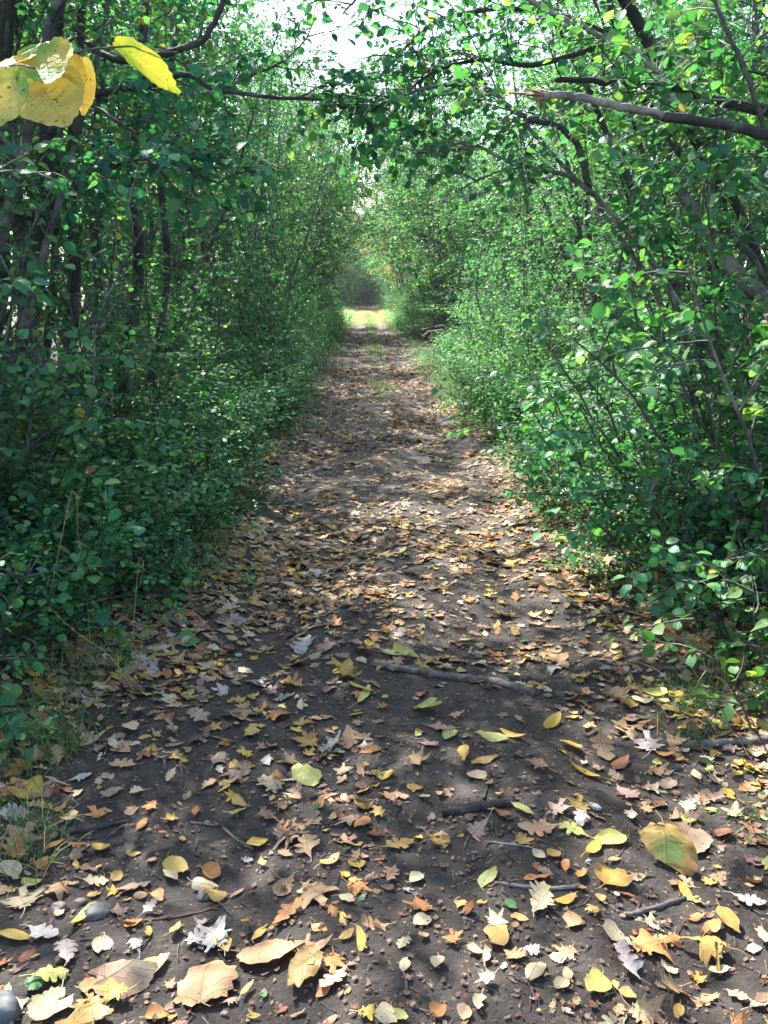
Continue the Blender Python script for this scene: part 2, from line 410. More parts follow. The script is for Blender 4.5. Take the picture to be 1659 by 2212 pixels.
protos = {}
def park(o):                      # prototypes never stay in the scene: removed at the end
    o.location = (0, 0, -500); return o
protos['T'] = [park(gen_tree(10 + i, 'buckthorn_tree', h=hh, stems=ns, lean=(ln, 0), r0=r0, brlen=bl, ntw=11, nbr=14, prune=1, leaf=lf, spacing=sp, tint=tn))
               for i, (hh, ns, ln, r0, bl, lf, sp, tn) in enumerate([(6.2, 4, .22, .040, 1.7, .058, .040, (1, 1, 1)), (5.4, 5, .30, .032, 1.5, .046, .032, (1.25, 1.05, .9)), (6.8, 3, .15, .052, 2.0, .072, .046, (.85, .95, 1.1)), (5.0, 4, .40, .032, 1.6, .054, .038, (1.05, 1.1, 1))])]
protos['U'] = [park(gen_tree(110 + i, 'buckthorn_tree', h=hh, stems=ns, lean=(ln, 0), r0=r0, brlen=bl, ntw=11, nbr=16, prune=2, low=.12, leaf=.07, spacing=.045, odd=.01))
               for i, (hh, ns, ln, r0, bl) in enumerate([(6.6, 4, .22, .035, 2.0), (6.0, 5, .32, .030, 1.9), (7.2, 4, .16, .04, 2.2)])]
protos['B'] = [park(gen_tree(120, 'autumn_tree', h=7, stems=4, lean=(.24, 0), r0=.035, brlen=2, ntw=9, nbr=15, prune=2, low=.12, leaf=.065, spacing=.05, odd=.5, oddc=((.55, .33, .08), (.52, .26, .08), (.5, .42, .1))))]
protos['S'] = [park(gen_tree(30 + i, 'leafy_shrub', h=hh, stems=ns, lean=(ln, 0), r0=.014, nbr=8, brlen=.8, ntw=5, twlen=.28, leaf=lf, spacing=.038, tilt=.42, low=.12, wander=.09, tint=tn))
               for i, (hh, ns, ln, lf, tn) in enumerate([(2.2, 8, .12, .052, (1, 1, 1)), (1.6, 9, .15, .046, (1.15, 1.08, 1)), (2.7, 7, .2, .055, (.95, 1, 1.1)), (1.3, 8, .1, .042, (1.1, 1.1, .9))])]
protos['L'] = [park(gen_low(50 + i, 'woodland_seedling', h=hh, stems=ns, leaf=lf, tint=tn, spread=sp))
               for i, (hh, ns, lf, tn, sp) in enumerate([(.42, 7, .050, (1, 1, 1), .5), (.55, 6, .055, (.9, 1, 1.05), .4), (.30, 6, .042, (1.1, 1.1, 1), .6), (.48, 8, .046, (1, 1.05, .95), .5), (.24, 5, .04, (1.2, 1.15, .9), .7)])]
protos['M'] = [park(gen_low(40 + i, 'leafy_bush', h=hh, stems=ns, leaf=lf, tint=tn, spread=sp, br=7, spacing=.036))
               for i, (hh, ns, lf, tn, sp) in enumerate([(.95, 13, .052, (1, 1, 1), .35), (.75, 12, .046, (1.15, 1.1, 1), .5), (.65, 14, .050, (.92, 1, 1.05), .6)])]
protos['F'] = [park(gen_tree(70 + i, 'woodland_tree', h=hh, stems=1, lean=(.05, 0), r0=.12, nbr=34, brlen=3.4, ntw=9, twlen=.8, leaf=.13, spacing=.11, tpl=SIMPLE, low=lw, tint=tn, odd=od, bark='d', part='trunk'))
               for i, (hh, lw, tn, od) in enumerate([(11, .06, (1, 1, 1), .02), (9.5, .05, (1.1, 1.05, .9), .03), (13, .12, (.95, 1, 1), .02), (10, .05, (1.5, 1.15, .8), .12)])]
protos['A'] = [park(gen_tree(90, 'autumn_tree', h=11, stems=1, lean=(0, 0), r0=.13, nbr=34, brlen=3.4, ntw=7, twlen=.8, leaf=.14, spacing=.13, tpl=SIMPLE, low=.1, odd=.62, bark='d',
                             oddc=((.55, .33, .04), (.50, .22, .03), (.50, .42, .06)), part='trunk'))]

rnd = random.Random(3)
placed = {'left': [], 'right': []}
_pts = {}
def crown_pts(key, i):
    k = (key, i % len(protos[key]))
    if k not in _pts:
        me = [c for c in protos[key][k[1]].children if c.name.startswith(('foliage', 'crown'))][0].data
        v = np.zeros(len(me.vertices) * 3, np.float32); me.vertices.foreach_get('co', v); v = v.reshape(-1, 3); _pts[k] = v[::max(1, len(v) // 2500)]
    return _pts[k]
def intrusion(key, i, x, y, rz, s):
    v = crown_pts(key, i) * s; c_, s_ = math.cos(rz), math.sin(rz)
    X_ = v[:, 0] * c_ - v[:, 1] * s_ + x; Y_ = v[:, 0] * s_ + v[:, 1] * c_ + y; Z_ = v[:, 2] + float(H(x, y))
    u = np.abs(X_ - path_c(Y_)) - np.where(Y_ > 40, 1.15, 1.0) * (path_hw(Y_) if y < 14 else 1.0)
    a_ = ((u < 0) & (Z_ < 2.0) & (Z_ > 0) & (Y_ < 92)).mean()
    px, py, d = to_px(np.stack([X_, Y_, Z_], -1))
    b_ = ((px > 570) & (px < 840) & (py < 130) & (py > -30) & (d > 0)).mean()
    return a_ * 3 + b_
def inst(key, i, x, y, rz, s=1.0, zs=None):
    if key in 'TUSB' and y < 95:
        best = None; side = 1 if x > path_c(y) else -1
        for push in (0, .25, .5, .8, 1.2):
            for dr in (0, .5, -.5, 1.0, -1.0, 1.6, -1.6, 2.4, 3.1):
                sc_ = intrusion(key, i, x + side * push, y, rz + dr, s) + .002 * push + .0005 * abs(dr)
                if best is None or sc_ < best[0]: best = (sc_, x + side * push, rz + dr)
            if best[0] < .006: break
        x, rz = best[1], best[2]
    o = dup(protos[key][i % len(protos[key])])
    o.location = (x, y, float(H(x, y))); o.rotation_euler = (0, 0, rz); o.scale = (s, s, (zs or s))
    return o
ORD = ['first', 'second', 'third', 'fourth', 'fifth', 'sixth', 'seventh', 'eighth', 'ninth', 'tenth', 'eleventh', 'twelfth', 'thirteenth', 'fourteenth', 'fifteenth', 'sixteenth',
       'seventeenth', 'eighteenth', 'nineteenth', 'twentieth']
TENS = {20: 'twenty', 30: 'thirty', 40: 'forty', 50: 'fifty', 60: 'sixty', 70: 'seventy', 80: 'eighty', 90: 'ninety'}
def ordinal(n):            # 1-based
    if n <= 20: return ORD[n - 1]
    t, u = divmod(n, 10)
    w = {2: 'twenty', 3: 'thirty', 4: 'forty', 5: 'fifty', 6: 'sixty', 7: 'seventy', 8: 'eighty', 9: 'ninety'}[t] if t < 10 else 'hundred'
    return w + '-' + ORD[u - 1] if u else w[:-1] + 'ieth'
def label_row(objs, fmt, cat, group):
    objs.sort(key=lambda o: o.location.y)
    for k, o in enumerate(objs): tag(o, fmt.format(ordinal(k + 1)), cat, group)

GAP = (50, 70)                                   # sunlit clearing where the path shows bright
def clear(y, side): return (50 < y < 86) if side < 0 else (50 < y < 58)
# front row of multi-stemmed trees on both sides
for side, nm in ((-1, 'left'), (1, 'right')):
    row = []; y = 4.4 if side < 0 else 5.4; k = 0
    while y < 104:
        step = (1.25 if y < 16 else 1.7 if y < 40 else 2.4)
        if not clear(y, side):
            off_ = (2.6 if side < 0 else 3.0) + rnd.uniform(-.1, .6) - (.15 if y > 30 else 0)
            x = path_c(y) + side * off_
            rz = (0 if side < 0 else math.pi) + rnd.uniform(-.7, .7)
            if y < 28: rz += rnd.choice((-1.3, 1.3))
            row.append(inst('T' if y < 24 else 'U', rnd.randrange(4), x, y, rz, rnd.uniform(.85, 1.12) * (1 + .28 * min(1, max(0, (y - 26) / 12)))))
            if side < 0 and y < 50: row[-1].scale[2] *= 1.22
        y += step * rnd.uniform(.75, 1.25)
    label_row(row, 'many-stemmed green tree leaning inward, {} from camera in the %s front row' % nm, 'tree', 'small trees along the %s edge of the path' % nm)
    row = []; y = 4.0
    while y < 75:
        if not clear(y, side):
            x = path_c(y) + side * rnd.uniform(4.2, 6.8)
            row.append(inst('T', rnd.randrange(4), x, y, rnd.uniform(0, 6.28), rnd.uniform(1.0, 1.35)))
        y += (1.5 if y < 25 else 2.6) * rnd.uniform(.7, 1.3)
    label_row(row, 'green tree set back in the wood, {} from camera on the %s' % nm, 'tree', 'trees behind the front row on the %s' % nm)
    row = []; y = 5.0
    while y < 125:
        x = path_c(y) + side * (rnd.uniform(8, 17) + max(0, y - 50) * .04)
        if not (side < 0 and 50 < y < 96 and x > -13):
            row.append(inst('F', rnd.randrange(4), x, y, rnd.uniform(0, 6.28), rnd.uniform(.8, 1.1)))
        y += 2.4 * rnd.uniform(.7, 1.3)
    label_row(row, 'tall tree deep in the wood, {} from camera on the %s side' % nm, 'tree', 'tall background trees on the %s' % nm)
    # shrubs at the edge
    row = []; y = 5.0 if side < 0 else 3.9
    while y < 100:
        if (not clear(y, side) or side > 0) and not (side > 0 and 20 < y < 30.5):
            off_ = float(path_hw(y)) + rnd.uniform(.55, 1.1) + (.35 if y < 7 else .35 * min(1, max(0, (y - 12) / 10)))
            row.append(inst('S', rnd.randrange(4), path_c(y) + side * off_, y, (0 if side < 0 else math.pi) + rnd.uniform(-1, 1), rnd.uniform(.75, 1.15)))
        y += (.85 if y < 20 else 1.2 if y < 50 else 1.8) * rnd.uniform(.7, 1.3)
    label_row(row, 'leafy green shrub below the trees, {} from camera along the %s edge' % nm, 'shrub', 'shrubs along the %s edge of the path' % nm)
    row = []; y = 3.0
    while y < 48:
        if not clear(y, side) and not (side > 0 and 22 < y < 30.5):
            for kk in range(2 if y < 14 else 1):
                row.append(inst('M', rnd.randrange(3), path_c(y) + side * (float(path_hw(y)) + rnd.uniform(.28, .62) + .5 * kk + .25 * min(1, max(0, (y - 12) / 10))), y + rnd.uniform(-.2, .2), rnd.uniform(0, 6.28), rnd.uniform(.7, 1.1) * (.8 + .25 * kk)))
        y += (.42 if y < 12 else .7) * rnd.uniform(.7, 1.3)
    label_row(row, 'dense knee-high green bush, {} from camera on the %s verge' % nm, 'bush', 'low bushes on the %s verge' % nm)
    # seedlings
    row = []
    n = 0
    while n < 120:
        y = 2.3 + rnd.random() ** 1.5 * 11
        u = rnd.random() * 1.2 - (.15 if side > 0 else 0)
        x = path_c(y) + side * (float(path_hw(y)) + .12 + u)
        if side > 0 and y < 2.9: continue
        row.append(inst('L', rnd.randrange(5), x, y, rnd.uniform(0, 6.28), rnd.uniform(.8, 1.4) * (.7 if u < .25 else 1))); n += 1
    label_row(row, 'low broad-leaved seedling, {} from camera on the %s verge' % nm, 'plant', 'seedlings on the %s verge' % nm)
# far end of the tunnel
row = []
for i, x in enumerate((-12.5, -9.5, -6.8, 6.6, 9.6, 12.5)):
    row.append(inst('F', (0, 3, 1, 3, 0, 1, 3, 2)[i], x + rnd.uniform(-.5, .5), 106 + rnd.uniform(-1, 4), rnd.uniform(0, 6), 1.35))
row.sort(key=lambda o: o.location.x)
for k, o in enumerate(row): tag(o, 'tall pale green tree closing off the far end of the path, %s from the left' % ordinal(k + 1), 'tree', 'trees at the far end of the path')
row = []
for i, (x, y, s) in enumerate(((-5.5, 92, 1.25), (-9.5, 100, 1.35), (6.5, 100, 1.3), (3.5, 124, 1.6), (-2.0, 127, 1.7))):
    row.append(inst('A', 0, x, y, rnd.uniform(0, 6), s))
row.sort(key=lambda o: o.location.x)
for k, o in enumerate(row): tag(o, 'tree with turning orange and yellow leaves above the far end, %s from the left' % ordinal(k + 1), 'tree', 'autumn coloured trees')
row = []
for i, (x, y, k_, s_) in enumerate(((-1.9, 99, 'U', 1.2), (.5, 103, 'U', 1.1), (2.7, 100, 'U', 1.2), (-.6, 104, 'U', 1.3), (1.6, 105, 'U', 1.2), (2.4, 112, 'U', 1.3), (-.2, 116, 'U', 1.5))):
    o = inst(k_, i, x, y, rnd.uniform(0, 6), s_); row.append(o)
row.sort(key=lambda o: o.location.x)
for k, o in enumerate(row): tag(o, 'green tree closing the path just before the far wood, %s from the left' % ordinal(k + 1), 'tree', 'trees closing the end of the path')
row = []
for x, y, s_ in ((-2.9, 47, 1.15), (3.6, 59, 1.2), (-3.4, 89, 1.5), (3.9, 38, 1.1)): row.append(inst('B', 0, x, y, 0 if x < 0 else math.pi, s_))
row.sort(key=lambda o: o.location.y)
for k, o in enumerate(row): tag(o, 'tree speckled with orange and peach leaves beside the path, %s from camera' % ordinal(k + 1), 'tree', 'speckled autumn trees')
row = []
for i, (x, y) in enumerate(((-3.4, 84), (3.6, 83), (-2.8, 96), (3.3, 95), (-1.6, 103), (2.6, 103), (1.2, 105), (-.4, 105), (.4, 106), (1.9, 107), (.9, 109), (-1, 108), (.2, 111), (1.6, 112))):
    row.append(inst('S', i, x, y, rnd.uniform(0, 6), 1.5 if y < 105 else 2.0))
row.sort(key=lambda o: (o.location.y))
for k, o in enumerate(row): tag(o, 'low bush at the distant end of the path, %s nearest of them' % ordinal(k + 1), 'shrub', 'bushes at the distant end')

row = []
for i, (x, y, s_, k_) in enumerate(((-9, 96, 1.75, 'F'), (-6.2, 100, 1.8, 'F'), (-3.0, 119, 2.1, 'F'), (2.6, 121, 2.1, 'F'), (5.8, 93, 1.75, 'F'), (9, 90, 1.7, 'F'), (-.2, 124, 2.2, 'F'), (4.6, 74, 1.25, 'F'), (6.4, 64, 1.15, 'F'))):
    row.append(inst(k_, (1, 3, 0, 3, 1, 0, 3, 3, 1)[i], x, y, rnd.uniform(0, 6), s_))
row.sort(key=lambda o: o.location.x)
for k, o in enumerate(row): tag(o, 'very tall pale tree rising over the end of the tunnel, %s from the left' % ordinal(k + 1), 'tree', 'very tall trees over the far end')
row = []
for i in range(14):
    row.append(inst('M', i, -3.2 + .5 * i + rnd.uniform(-.1, .1), 99.5 + rnd.uniform(0, 3), rnd.uniform(0, 6), rnd.uniform(2.2, 3.4)))
row.sort(key=lambda o: o.location.x)
for k, o in enumerate(row): tag(o, 'dark rounded bush across the end of the path, %s from the left' % ordinal(k + 1), 'bush', 'bushes across the end of the path')
# undergrowth too thick to count: merged copies of the seedlings
def merged(name, key, spots, label, matname):
    Vs, Ts, Qs, Cs, Us = [], [], [], [], []; n = 0
    src = []
    for pr in protos[key]:
        o = [c for c in pr.children if c.name.startswith('foliage') or c.name.startswith('crown')][0]; me = o.data
        v = np.zeros(len(me.vertices) * 3, np.float32); me.vertices.foreach_get('co', v); v = v.reshape(-1, 3)
        c = np.zeros(len(v) * 4, np.float32); me.attributes['Col'].data.foreach_get('color', c); c = c.reshape(-1, 4)[:, :3]
        u = np.zeros(len(v) * 3, np.float32); me.attributes['luv'].data.foreach_get('vector', u); u = u.reshape(-1, 3)
        ls = np.zeros(len(me.polygons), np.int32); lt = ls.copy(); me.polygons.foreach_get('loop_start', ls); me.polygons.foreach_get('loop_total', lt)
        li = np.zeros(len(me.loops), np.int32); me.loops.foreach_get('vertex_index', li)
        t = li[ls[lt == 3][:, None] + np.arange(3)]; q = li[ls[lt == 4][:, None] + np.arange(4)]
        src.append((v, c, u, t, q))
    for (i, x, y, rz, s) in spots:
        v, c, u, t, q = src[i % len(src)]
        cr, sr = math.cos(rz) * s, math.sin(rz) * s
        w = np.stack([v[:, 0] * cr - v[:, 1] * sr + x, v[:, 0] * sr + v[:, 1] * cr + y, v[:, 2] * s + float(H(x, y))], -1)
        Vs.append(w); Cs.append(c * np.float32(rnd.uniform(.8, 1.25))); Us.append(u); Ts.append(t + n); Qs.append(q + n); n += len(v)
    o = mk(name, np.vstack(Vs), [np.vstack(Ts), np.vstack(Qs)], np.vstack(Cs), np.vstack(Us), [M[matname]])
    tag(o, label, None, kind='stuff'); return o
spots = []
for k in range(1100):
    y = 3.0 + rnd.random() ** 1.3 * 60; side = rnd.choice((-1, 1))
    u = rnd.random() ** .8 * (3.0 if y > 8 else 2.2)
    if y < 14 and u < (1.5): u += 1.2
    if side > 0 and y < 4.2: continue
    if side > 0 and 23 < y < 30 and u < 1.6: continue
    spots.append((rnd.randrange(5), path_c(y) + side * (float(path_hw(y)) + .18 + u), y, rnd.uniform(0, 6), rnd.uniform(.7, 1.5)))
for k in range(260):
    y = 2.4 + rnd.random() ** 1.5 * 26; side = rnd.choice((-1, 1))
    spots.append((rnd.choice((2, 4)), path_c(y) + side * (float(path_hw(y)) + rnd.uniform(-.15, .35)), y, rnd.uniform(0, 6), rnd.uniform(.3, .75)))
merged('undergrowth', 'L', spots, 'thick green undergrowth under the trees on both verges', 'low')

for key in ():
    pass
exec_hero = True
# ------------------------------------------------------------------ hero limbs (seen one by one in the photograph)
def smooth_line(pts, n=5):
    pts = np.asarray(pts, float); out = []
    Pp = np.vstack([2 * pts[0] - pts[1], pts, 2 * pts[-1] - pts[-2]])
    for i in range(1, len(Pp) - 2):
        for t in np.linspace(0, 1, n, endpoint=False):
            a, b, c, d = Pp[i - 1:i + 3]
            out.append(.5 * ((2 * b) + (-a + c) * t + (2 * a - 5 * b + 4 * c - d) * t * t + (-a + 3 * b - 3 * c + d) * t ** 3))
    out.append(pts[-1]); return np.array(out)
def limb(rng, tb, pts, r1, r2, sides=8, jit=.0025, c=(1, 1, 1)):
    s = smooth_line(pts); s[1:] += rng.normal(0, jit, s[1:].shape); rr = np.linspace(r1, r2, len(s)) * rng.uniform(.95, 1.05, len(s))
    tb.add(s, rr, sides, c); return s
def sprays(rng, tb, LV, line, n, tl, leaf, t0=.1, t1=1.0, spacing=.05, sub=3, droop=-.06, along=.9):
    for k in range(n):
        p, d = at_t(line, min(.99, t0 + (t1 - t0) * rng.random()))
        bd = side_dir(rng, d, rng.uniform(.5, along + .3)); bd[2] = bd[2] * .6
        br = walk(rng, p, bd, tl * rng.uniform(.5, 1.3), 6, .14, droop)
        tb.add(br, np.linspace(.005, .0018, 7), 4, cap=False)
        leafy(rng, LV, br, spacing, leaf, .2)
        for j in range(sub):
            q_, qd = at_t(br, rng.uniform(.25, .98))
            tw = walk(rng, q_, side_dir(rng, qd, rng.uniform(.5, 1.0)), tl * rng.uniform(.25, .55), 4, .14, -.05)
            tb.add(tw, np.linspace(.0028, .0013, 5), 3, cap=False)
            leafy(rng, LV, tw, spacing, leaf, .1)
def Pl(*a): return [P(*t) for t in a]
def gp(x, y, z=-.15): return np.array([x, y, float(H(x, y)) + z])

def hero_tree(name, label, seed, limbs, leaf=.055, group=None, odd=.01, spacing=.045, tint=(1, 1, 1)):
    """limbs: (part, points, r1, r2, material, n_sprays, spray_len, t0)"""
    rng = np.random.default_rng(seed); base = np.array(limbs[0][1][0]); base = np.array([base[0], base[1], float(H(base[0], base[1]))])
    root = empty(name, tuple(base)); LV = Leaves()
    for (part, pts, r1, r2, mk_, ns, sl, t0) in limbs:
        tb = Tubes(); pts = [np.asarray(p) - base for p in pts]
        line = limb(rng, tb, pts, r1, r2)
        tw = Tubes()
        if ns: sprays(rng, tb, LV, line, ns, sl, leaf, t0, spacing=spacing)
        tb.build(part, M[mk_], root)
    if LV.p: finish_leaves(rng, LV, OVATE, 'crown', M['leaf'], root, odd, tint)
    tag(root, label, 'tree', group)
    return root

# right: trunk just outside, with the broken pale limbs reaching in
b = gp(2.25, 4.3)
hero_tree('broken_limbed_tree', 'tree with pale snapped limbs reaching in from the right, high above the verge', 201, [
    ('trunk', [b, b + [.02, .05, 1.2], b + [-.02, .0, 2.3], P(1800, 290, 4.3), P(1830, 60, 4.3), P(1800, -300, 4.4)], .075, .035, 'bark', 14, .8, .35),
    ('broken_limb', Pl((1800, 330, 4.3), (1659, 292, 4.2), (1560, 268, 4.15), (1430, 252, 4.05)), .026, .022, 'bark_dark', 8, .55, .0),
    ('pale_limb', Pl((1432, 252, 4.05), (1415, 244, 4.04), (1350, 232, 4.0), (1280, 216, 3.95), (1215, 206, 3.9), (1172, 206, 3.88)), .019, .015, 'bark_pale', 0, 0, 0),  # outer end of the same limb, paler bark painting the sun on it
    ('broken_limb', Pl((1820, 250, 4.3), (1659, 240, 4.5), (1530, 212, 4.6), (1470, 190, 4.6), (1400, 184, 4.6), (1300, 176, 4.6), (1200, 170, 4.6)), .030, .014, 'bark_dark', 10, .5, .1),
    ('limb', Pl((1780, 480, 4.5), (1659, 420, 4.7), (1560, 330, 4.8), (1480, 250, 4.9), (1427, 165, 5.0), (1380, 118, 5.0), (1300, 78, 5.1), (1170, 17, 5.2), (1120, -20, 5.2)), .022, .013, 'bark_pale', 14, .6, .2),
    ('limb', Pl((1770, 620, 4.3), (1700, 500, 4.3), (1659, 310, 4.3), (1620, 180, 4.2), (1560, 40, 4.2), (1520, -60, 4.2)), .014, .009, 'bark', 16, .5, .1),
], leaf=.06)
# torn end of the pale limb
rng = np.random.default_rng(8); tb = Tubes()
e = P(1176, 206, 3.88)
sroot = [o for o in col.objects if o.name.startswith('broken_limbed_tree')][0]; sb = np.array(sroot.location)
for k in range(9):
    a = P(1185 + rng.uniform(-8, 8), 206 + rng.uniform(-7, 7), 3.88); z = P(1128 + rng.uniform(-4, 34), 198 + rng.uniform(-6, 16), 3.87)
    tb.add(smooth_line([a - sb, (a + z) / 2 - sb + rng.normal(0, .006, 3), z - sb], 3), np.linspace(.009, .0012, 7), 4)
for a_, z_ in (((1165, 210), (1168, 250)), ((1168, 206), (1100, 200))):
    tb.add(smooth_line([P(*a_, 3.88) - sb, (P(*a_, 3.88) + P(*z_, 3.88)) / 2 - sb, P(*z_, 3.88) - sb], 3), np.linspace(.008, .004, 7), 4)
tb.build('torn_end', M['wood'], sroot)
# right: arching grey stems
b = gp(2.35, 6.3)
hero_tree('arching_tree', 'slim grey forked tree arching left over the path behind the snapped limbs', 202, [
    ('stem', [b, P(1500, 900, 5.9), P(1480, 720, 5.6), P(1430, 600, 5.5), P(1380, 530, 5.4), P(1330, 470, 5.3), P(1250, 395, 5.2), P(1200, 372, 5.1), P(1130, 362, 5.1), P(1070, 335, 5.0), P(1020, 315, 5.0), P(940, 330, 4.9)], .024, .006, 'bark_pale', 10, .5, .55),  # pale bark paints this stem as lit
    ('stem', Pl((1275, 420, 5.25), (1262, 360, 5.2), (1245, 310, 5.2), (1205, 272, 5.15), (1160, 262, 5.1), (1110, 240, 5.1), (1060, 195, 5.1), (1000, 185, 5.1), (930, 188, 5.1), (850, 215, 5.1), (800, 240, 5.2)), .022, .007, 'bark', 30, .55, .3),
    ('stem', [gp(2.2, 6.2), P(1475, 850, 5.7), P(1420, 640, 5.5), P(1330, 500, 5.4), P(1290, 440, 5.4)], .020, .012, 'bark_pale', 3, .4, .3),
    ('twig', Pl((1130, 362, 5.1), (1080, 370, 5.1), (1020, 395, 5.0), (990, 410, 5.0)), .006, .003, 'bark', 1, .3, .3),
    ('twig', Pl((1250, 395, 5.2), (1140, 270, 5.0), (1170, 250, 5.0), (1225, 235, 5.0)), .012, .007, 'bark_pale', 1, .3, .3),
], leaf=.055, odd=.006)
b = gp(2.75, 5.0)
hero_tree('leaning_tree', 'thick mottled grey trunk leaning left behind the sunlit shrub on the right', 203, [
    ('trunk', [b, P(1760, 780, 4.9), P(1659, 655, 4.8), P(1600, 600, 4.8), P(1560, 540, 4.8), P(1510, 470, 4.85), P(1462, 400, 4.9)], .048, .030, 'bark_pale', 5, .5, .3),
    ('stem', [gp(2.9, 5.4), P(1659, 640, 5.2), P(1590, 520, 5.2), P(1540, 430, 5.2), P(1550, 340, 5.2)], .022, .014, 'bark', 6, .5, .3),
    ('stem', [gp(3.0, 5.6), P(1620, 500, 5.4), P(1470, 330, 5.5), P(1350, 120, 5.6), P(1300, -80, 5.6)], .030, .018, 'bark_dark', 10, .7, .3),
], leaf=.055)
b = gp(2.6, 7.4)
hero_tree('overhanging_tree', 'tree whose leafy boughs hang over the top of the path from the right', 204, [
    ('trunk', [b, P(1560, 500, 6.6), P(1450, 200, 6.2), P(1350, 0, 6.0), P(1200, -180, 5.8)], .06, .03, 'bark_dark', 10, .8, .4),
    ('bough', Pl((1420, 140, 6.1), (1280, 60, 5.9), (1120, 20, 5.8), (960, 40, 5.6), (880, 100, 5.5), (820, 170, 5.4)), .024, .005, 'bark_dark', 28, .5, .3),
    ('bough', Pl((1350, 0, 6.0), (1200, -60, 5.7), (1000, -90, 5.5), (900, -60, 5.4), (800, -30, 5.4), (740, 30, 5.4)), .022, .005, 'bark_dark', 9, .45, .3),
    ('bough', Pl((1300, 100, 6.0), (1150, 140, 5.7), (1020, 130, 5.6), (900, 180, 5.4), (840, 260, 5.4)), .020, .005, 'bark_dark', 26, .5, .3),
], leaf=.055, tint=(.85, .95, 1.0))
# left: boughs crossing the top of the picture
b = gp(-2.25, 5.2)
hero_tree('dark_trunked_tree', 'dark trunked tree on the left holding long thin boughs across the path', 205, [
    ('trunk', [b, P(60, 700, 5.6), P(95, 400, 5.6), P(110, 200, 5.6), P(130, -50, 5.6), P(140, -300, 5.6)], .066, .04, 'bark_dark', 10, .8, .3),
    ('bough', Pl((105, 262, 5.6), (160, 212, 5.3), (225, 200, 5.2), (320, 184, 5.1), (405, 160, 5.0), (450, 188, 5.0), (500, 200, 5.0), (600, 211, 5.0), (680, 214, 5.0), (760, 236, 5.0)), .022, .006, 'bark_dark', 16, .45, .15),
    ('bough', Pl((470, 198, 5.0), (550, 160, 5.1), (600, 138, 5.1), (640, 108, 5.2), (668, 70, 5.2), (678, 40, 5.2)), .010, .003, 'bark', 5, .35, .3),
    ('bough', Pl((130, 30, 5.6), (250, 130, 5.3), (420, 96, 5.2), (458, 58, 5.2), (482, 0, 5.2), (490, -80, 5.2)), .020, .016, 'bark_dark', 6, .45, .2),
    ('bough', Pl((165, 210, 5.3), (215, 236, 5.1), (262, 268, 5.0), (300, 295, 5.0), (380, 336, 4.9), (470, 343, 4.9)), .012, .005, 'bark', 12, .4, .2),
    ('bough', Pl((100, 300, 5.6), (130, 240, 5.4), (30, 232, 4.6), (-60, 260, 4.3)), .018, .014, 'bark_pale', 4, .4, .2),  # lit bough: sunlight put into its paler bark colour
    ('bough', Pl((110, 450, 5.6), (200, 380, 5.2), (330, 345, 4.8), (480, 400, 4.6)), .014, .005, 'bark_dark', 16, .4, .2),
], leaf=.072, tint=(.8, .95, 1.35), odd=.004)
b = gp(-1.95, 5.6)
for k, (x, y, px, top, r) in enumerate(((-2.1, 6.2, 155, -100, .05), (-2.0, 7.0, 290, -60, .055), (-1.85, 7.3, 352, 60, .035), (-2.6, 5.8, -8, 0, .07), (-1.9, 5.6, 60, 500, .06), (-2.3, 8.2, 205, -50, .06))):
    d = y / math.cos(PITCH)
    q_ = [gp(x, y), P(px + 6, 620, d), P(px - 4, 400, d), P(px + 10, 200, d), P(px + 30, top, d)]
    if top > 300: q_ = [gp(x, y), P(px, 720, d), P(px - 10, 560, d), P(px - 30, 380, d), P(px - 40, 200, d)]
    hero_tree('upright_tree', ['slim dark trunk rising behind the yellow leaves', 'dark rough trunk standing alone between thinner stems on the left', 'thin dark trunk nearest the path on the left side',
              'thick dark trunk cut by the left edge of the view', 'stout grey lichened trunk low on the left behind the seedlings', 'dark trunk set back between its slim neighbours on the left'][k], 210 + k,
              [('trunk', q_, r, r * .6, 'bark_dark' if k != 4 else 'bark', 12, .7, .45)], leaf=.055, group='upright dark trunks on the left')
# right foreground shrub, sunlit, larger leaves
rng = np.random.default_rng(77)
def big_shrub(x, y, h, seed, label, leaf=.062, stems=9, lean=-.35, tint=(1.15, 1.15, 1.1), tl=.45, ns=7, spacing=.042):
    rng = np.random.default_rng(seed); root = empty('broadleaf_shrub', (x, y, float(H(x, y)))); LV = Leaves()
    for s in range(stems):
        tb = Tubes(); a = rng.uniform(0, 6.28)
        st = walk(rng, (math.cos(a) * .15, math.sin(a) * .2, -.05), (lean * rng.uniform(.2, 1.4) + math.cos(a) * .2, math.sin(a) * .35, 1), h * rng.uniform(.6, 1.1), 12, .07, -.01)
        tb.add(st, np.linspace(.011, .004, 13) * min(1, .25 + h / 2.4), 6)
        sprays(rng, tb, LV, st, ns, tl, leaf, .22, 1.0, spacing=spacing, sub=3)
        tb.build('stem', M['bark'], root)
    finish_leaves(rng, LV, OVATE, 'foliage', M['low'], root, .003, tint)
    tag(root, label, 'shrub'); return root
big_shrub(2.05, 4.1, 2.0, 301, 'tall bright shrub filling the right edge at eye height', leaf=.065)
big_shrub(1.95, 5.0, 1.9, 302, 'sunlit broad-leaved shrub just behind the bright one at the right edge')
big_shrub(2.0, 3.3, .95, 303, 'knee-high leafy shrub in the right foreground by the grass', leaf=.06, stems=7, tl=.3, ns=5)
big_shrub(1.75, 6.1, 1.25, 304, 'waist-high shrub with pale green tips at the bend of the right verge', leaf=.05, tl=.35, ns=6)
big_shrub(1.72, 3.75, .75, 307, 'short bushy seedling clump in front of the knee-high shrub on the right', leaf=.055, stems=8, tl=.26, ns=5)
big_shrub(1.66, 4.55, .85, 308, 'low leafy clump leaning over orange litter on the right verge', leaf=.052, stems=8, tl=.28, ns=5)
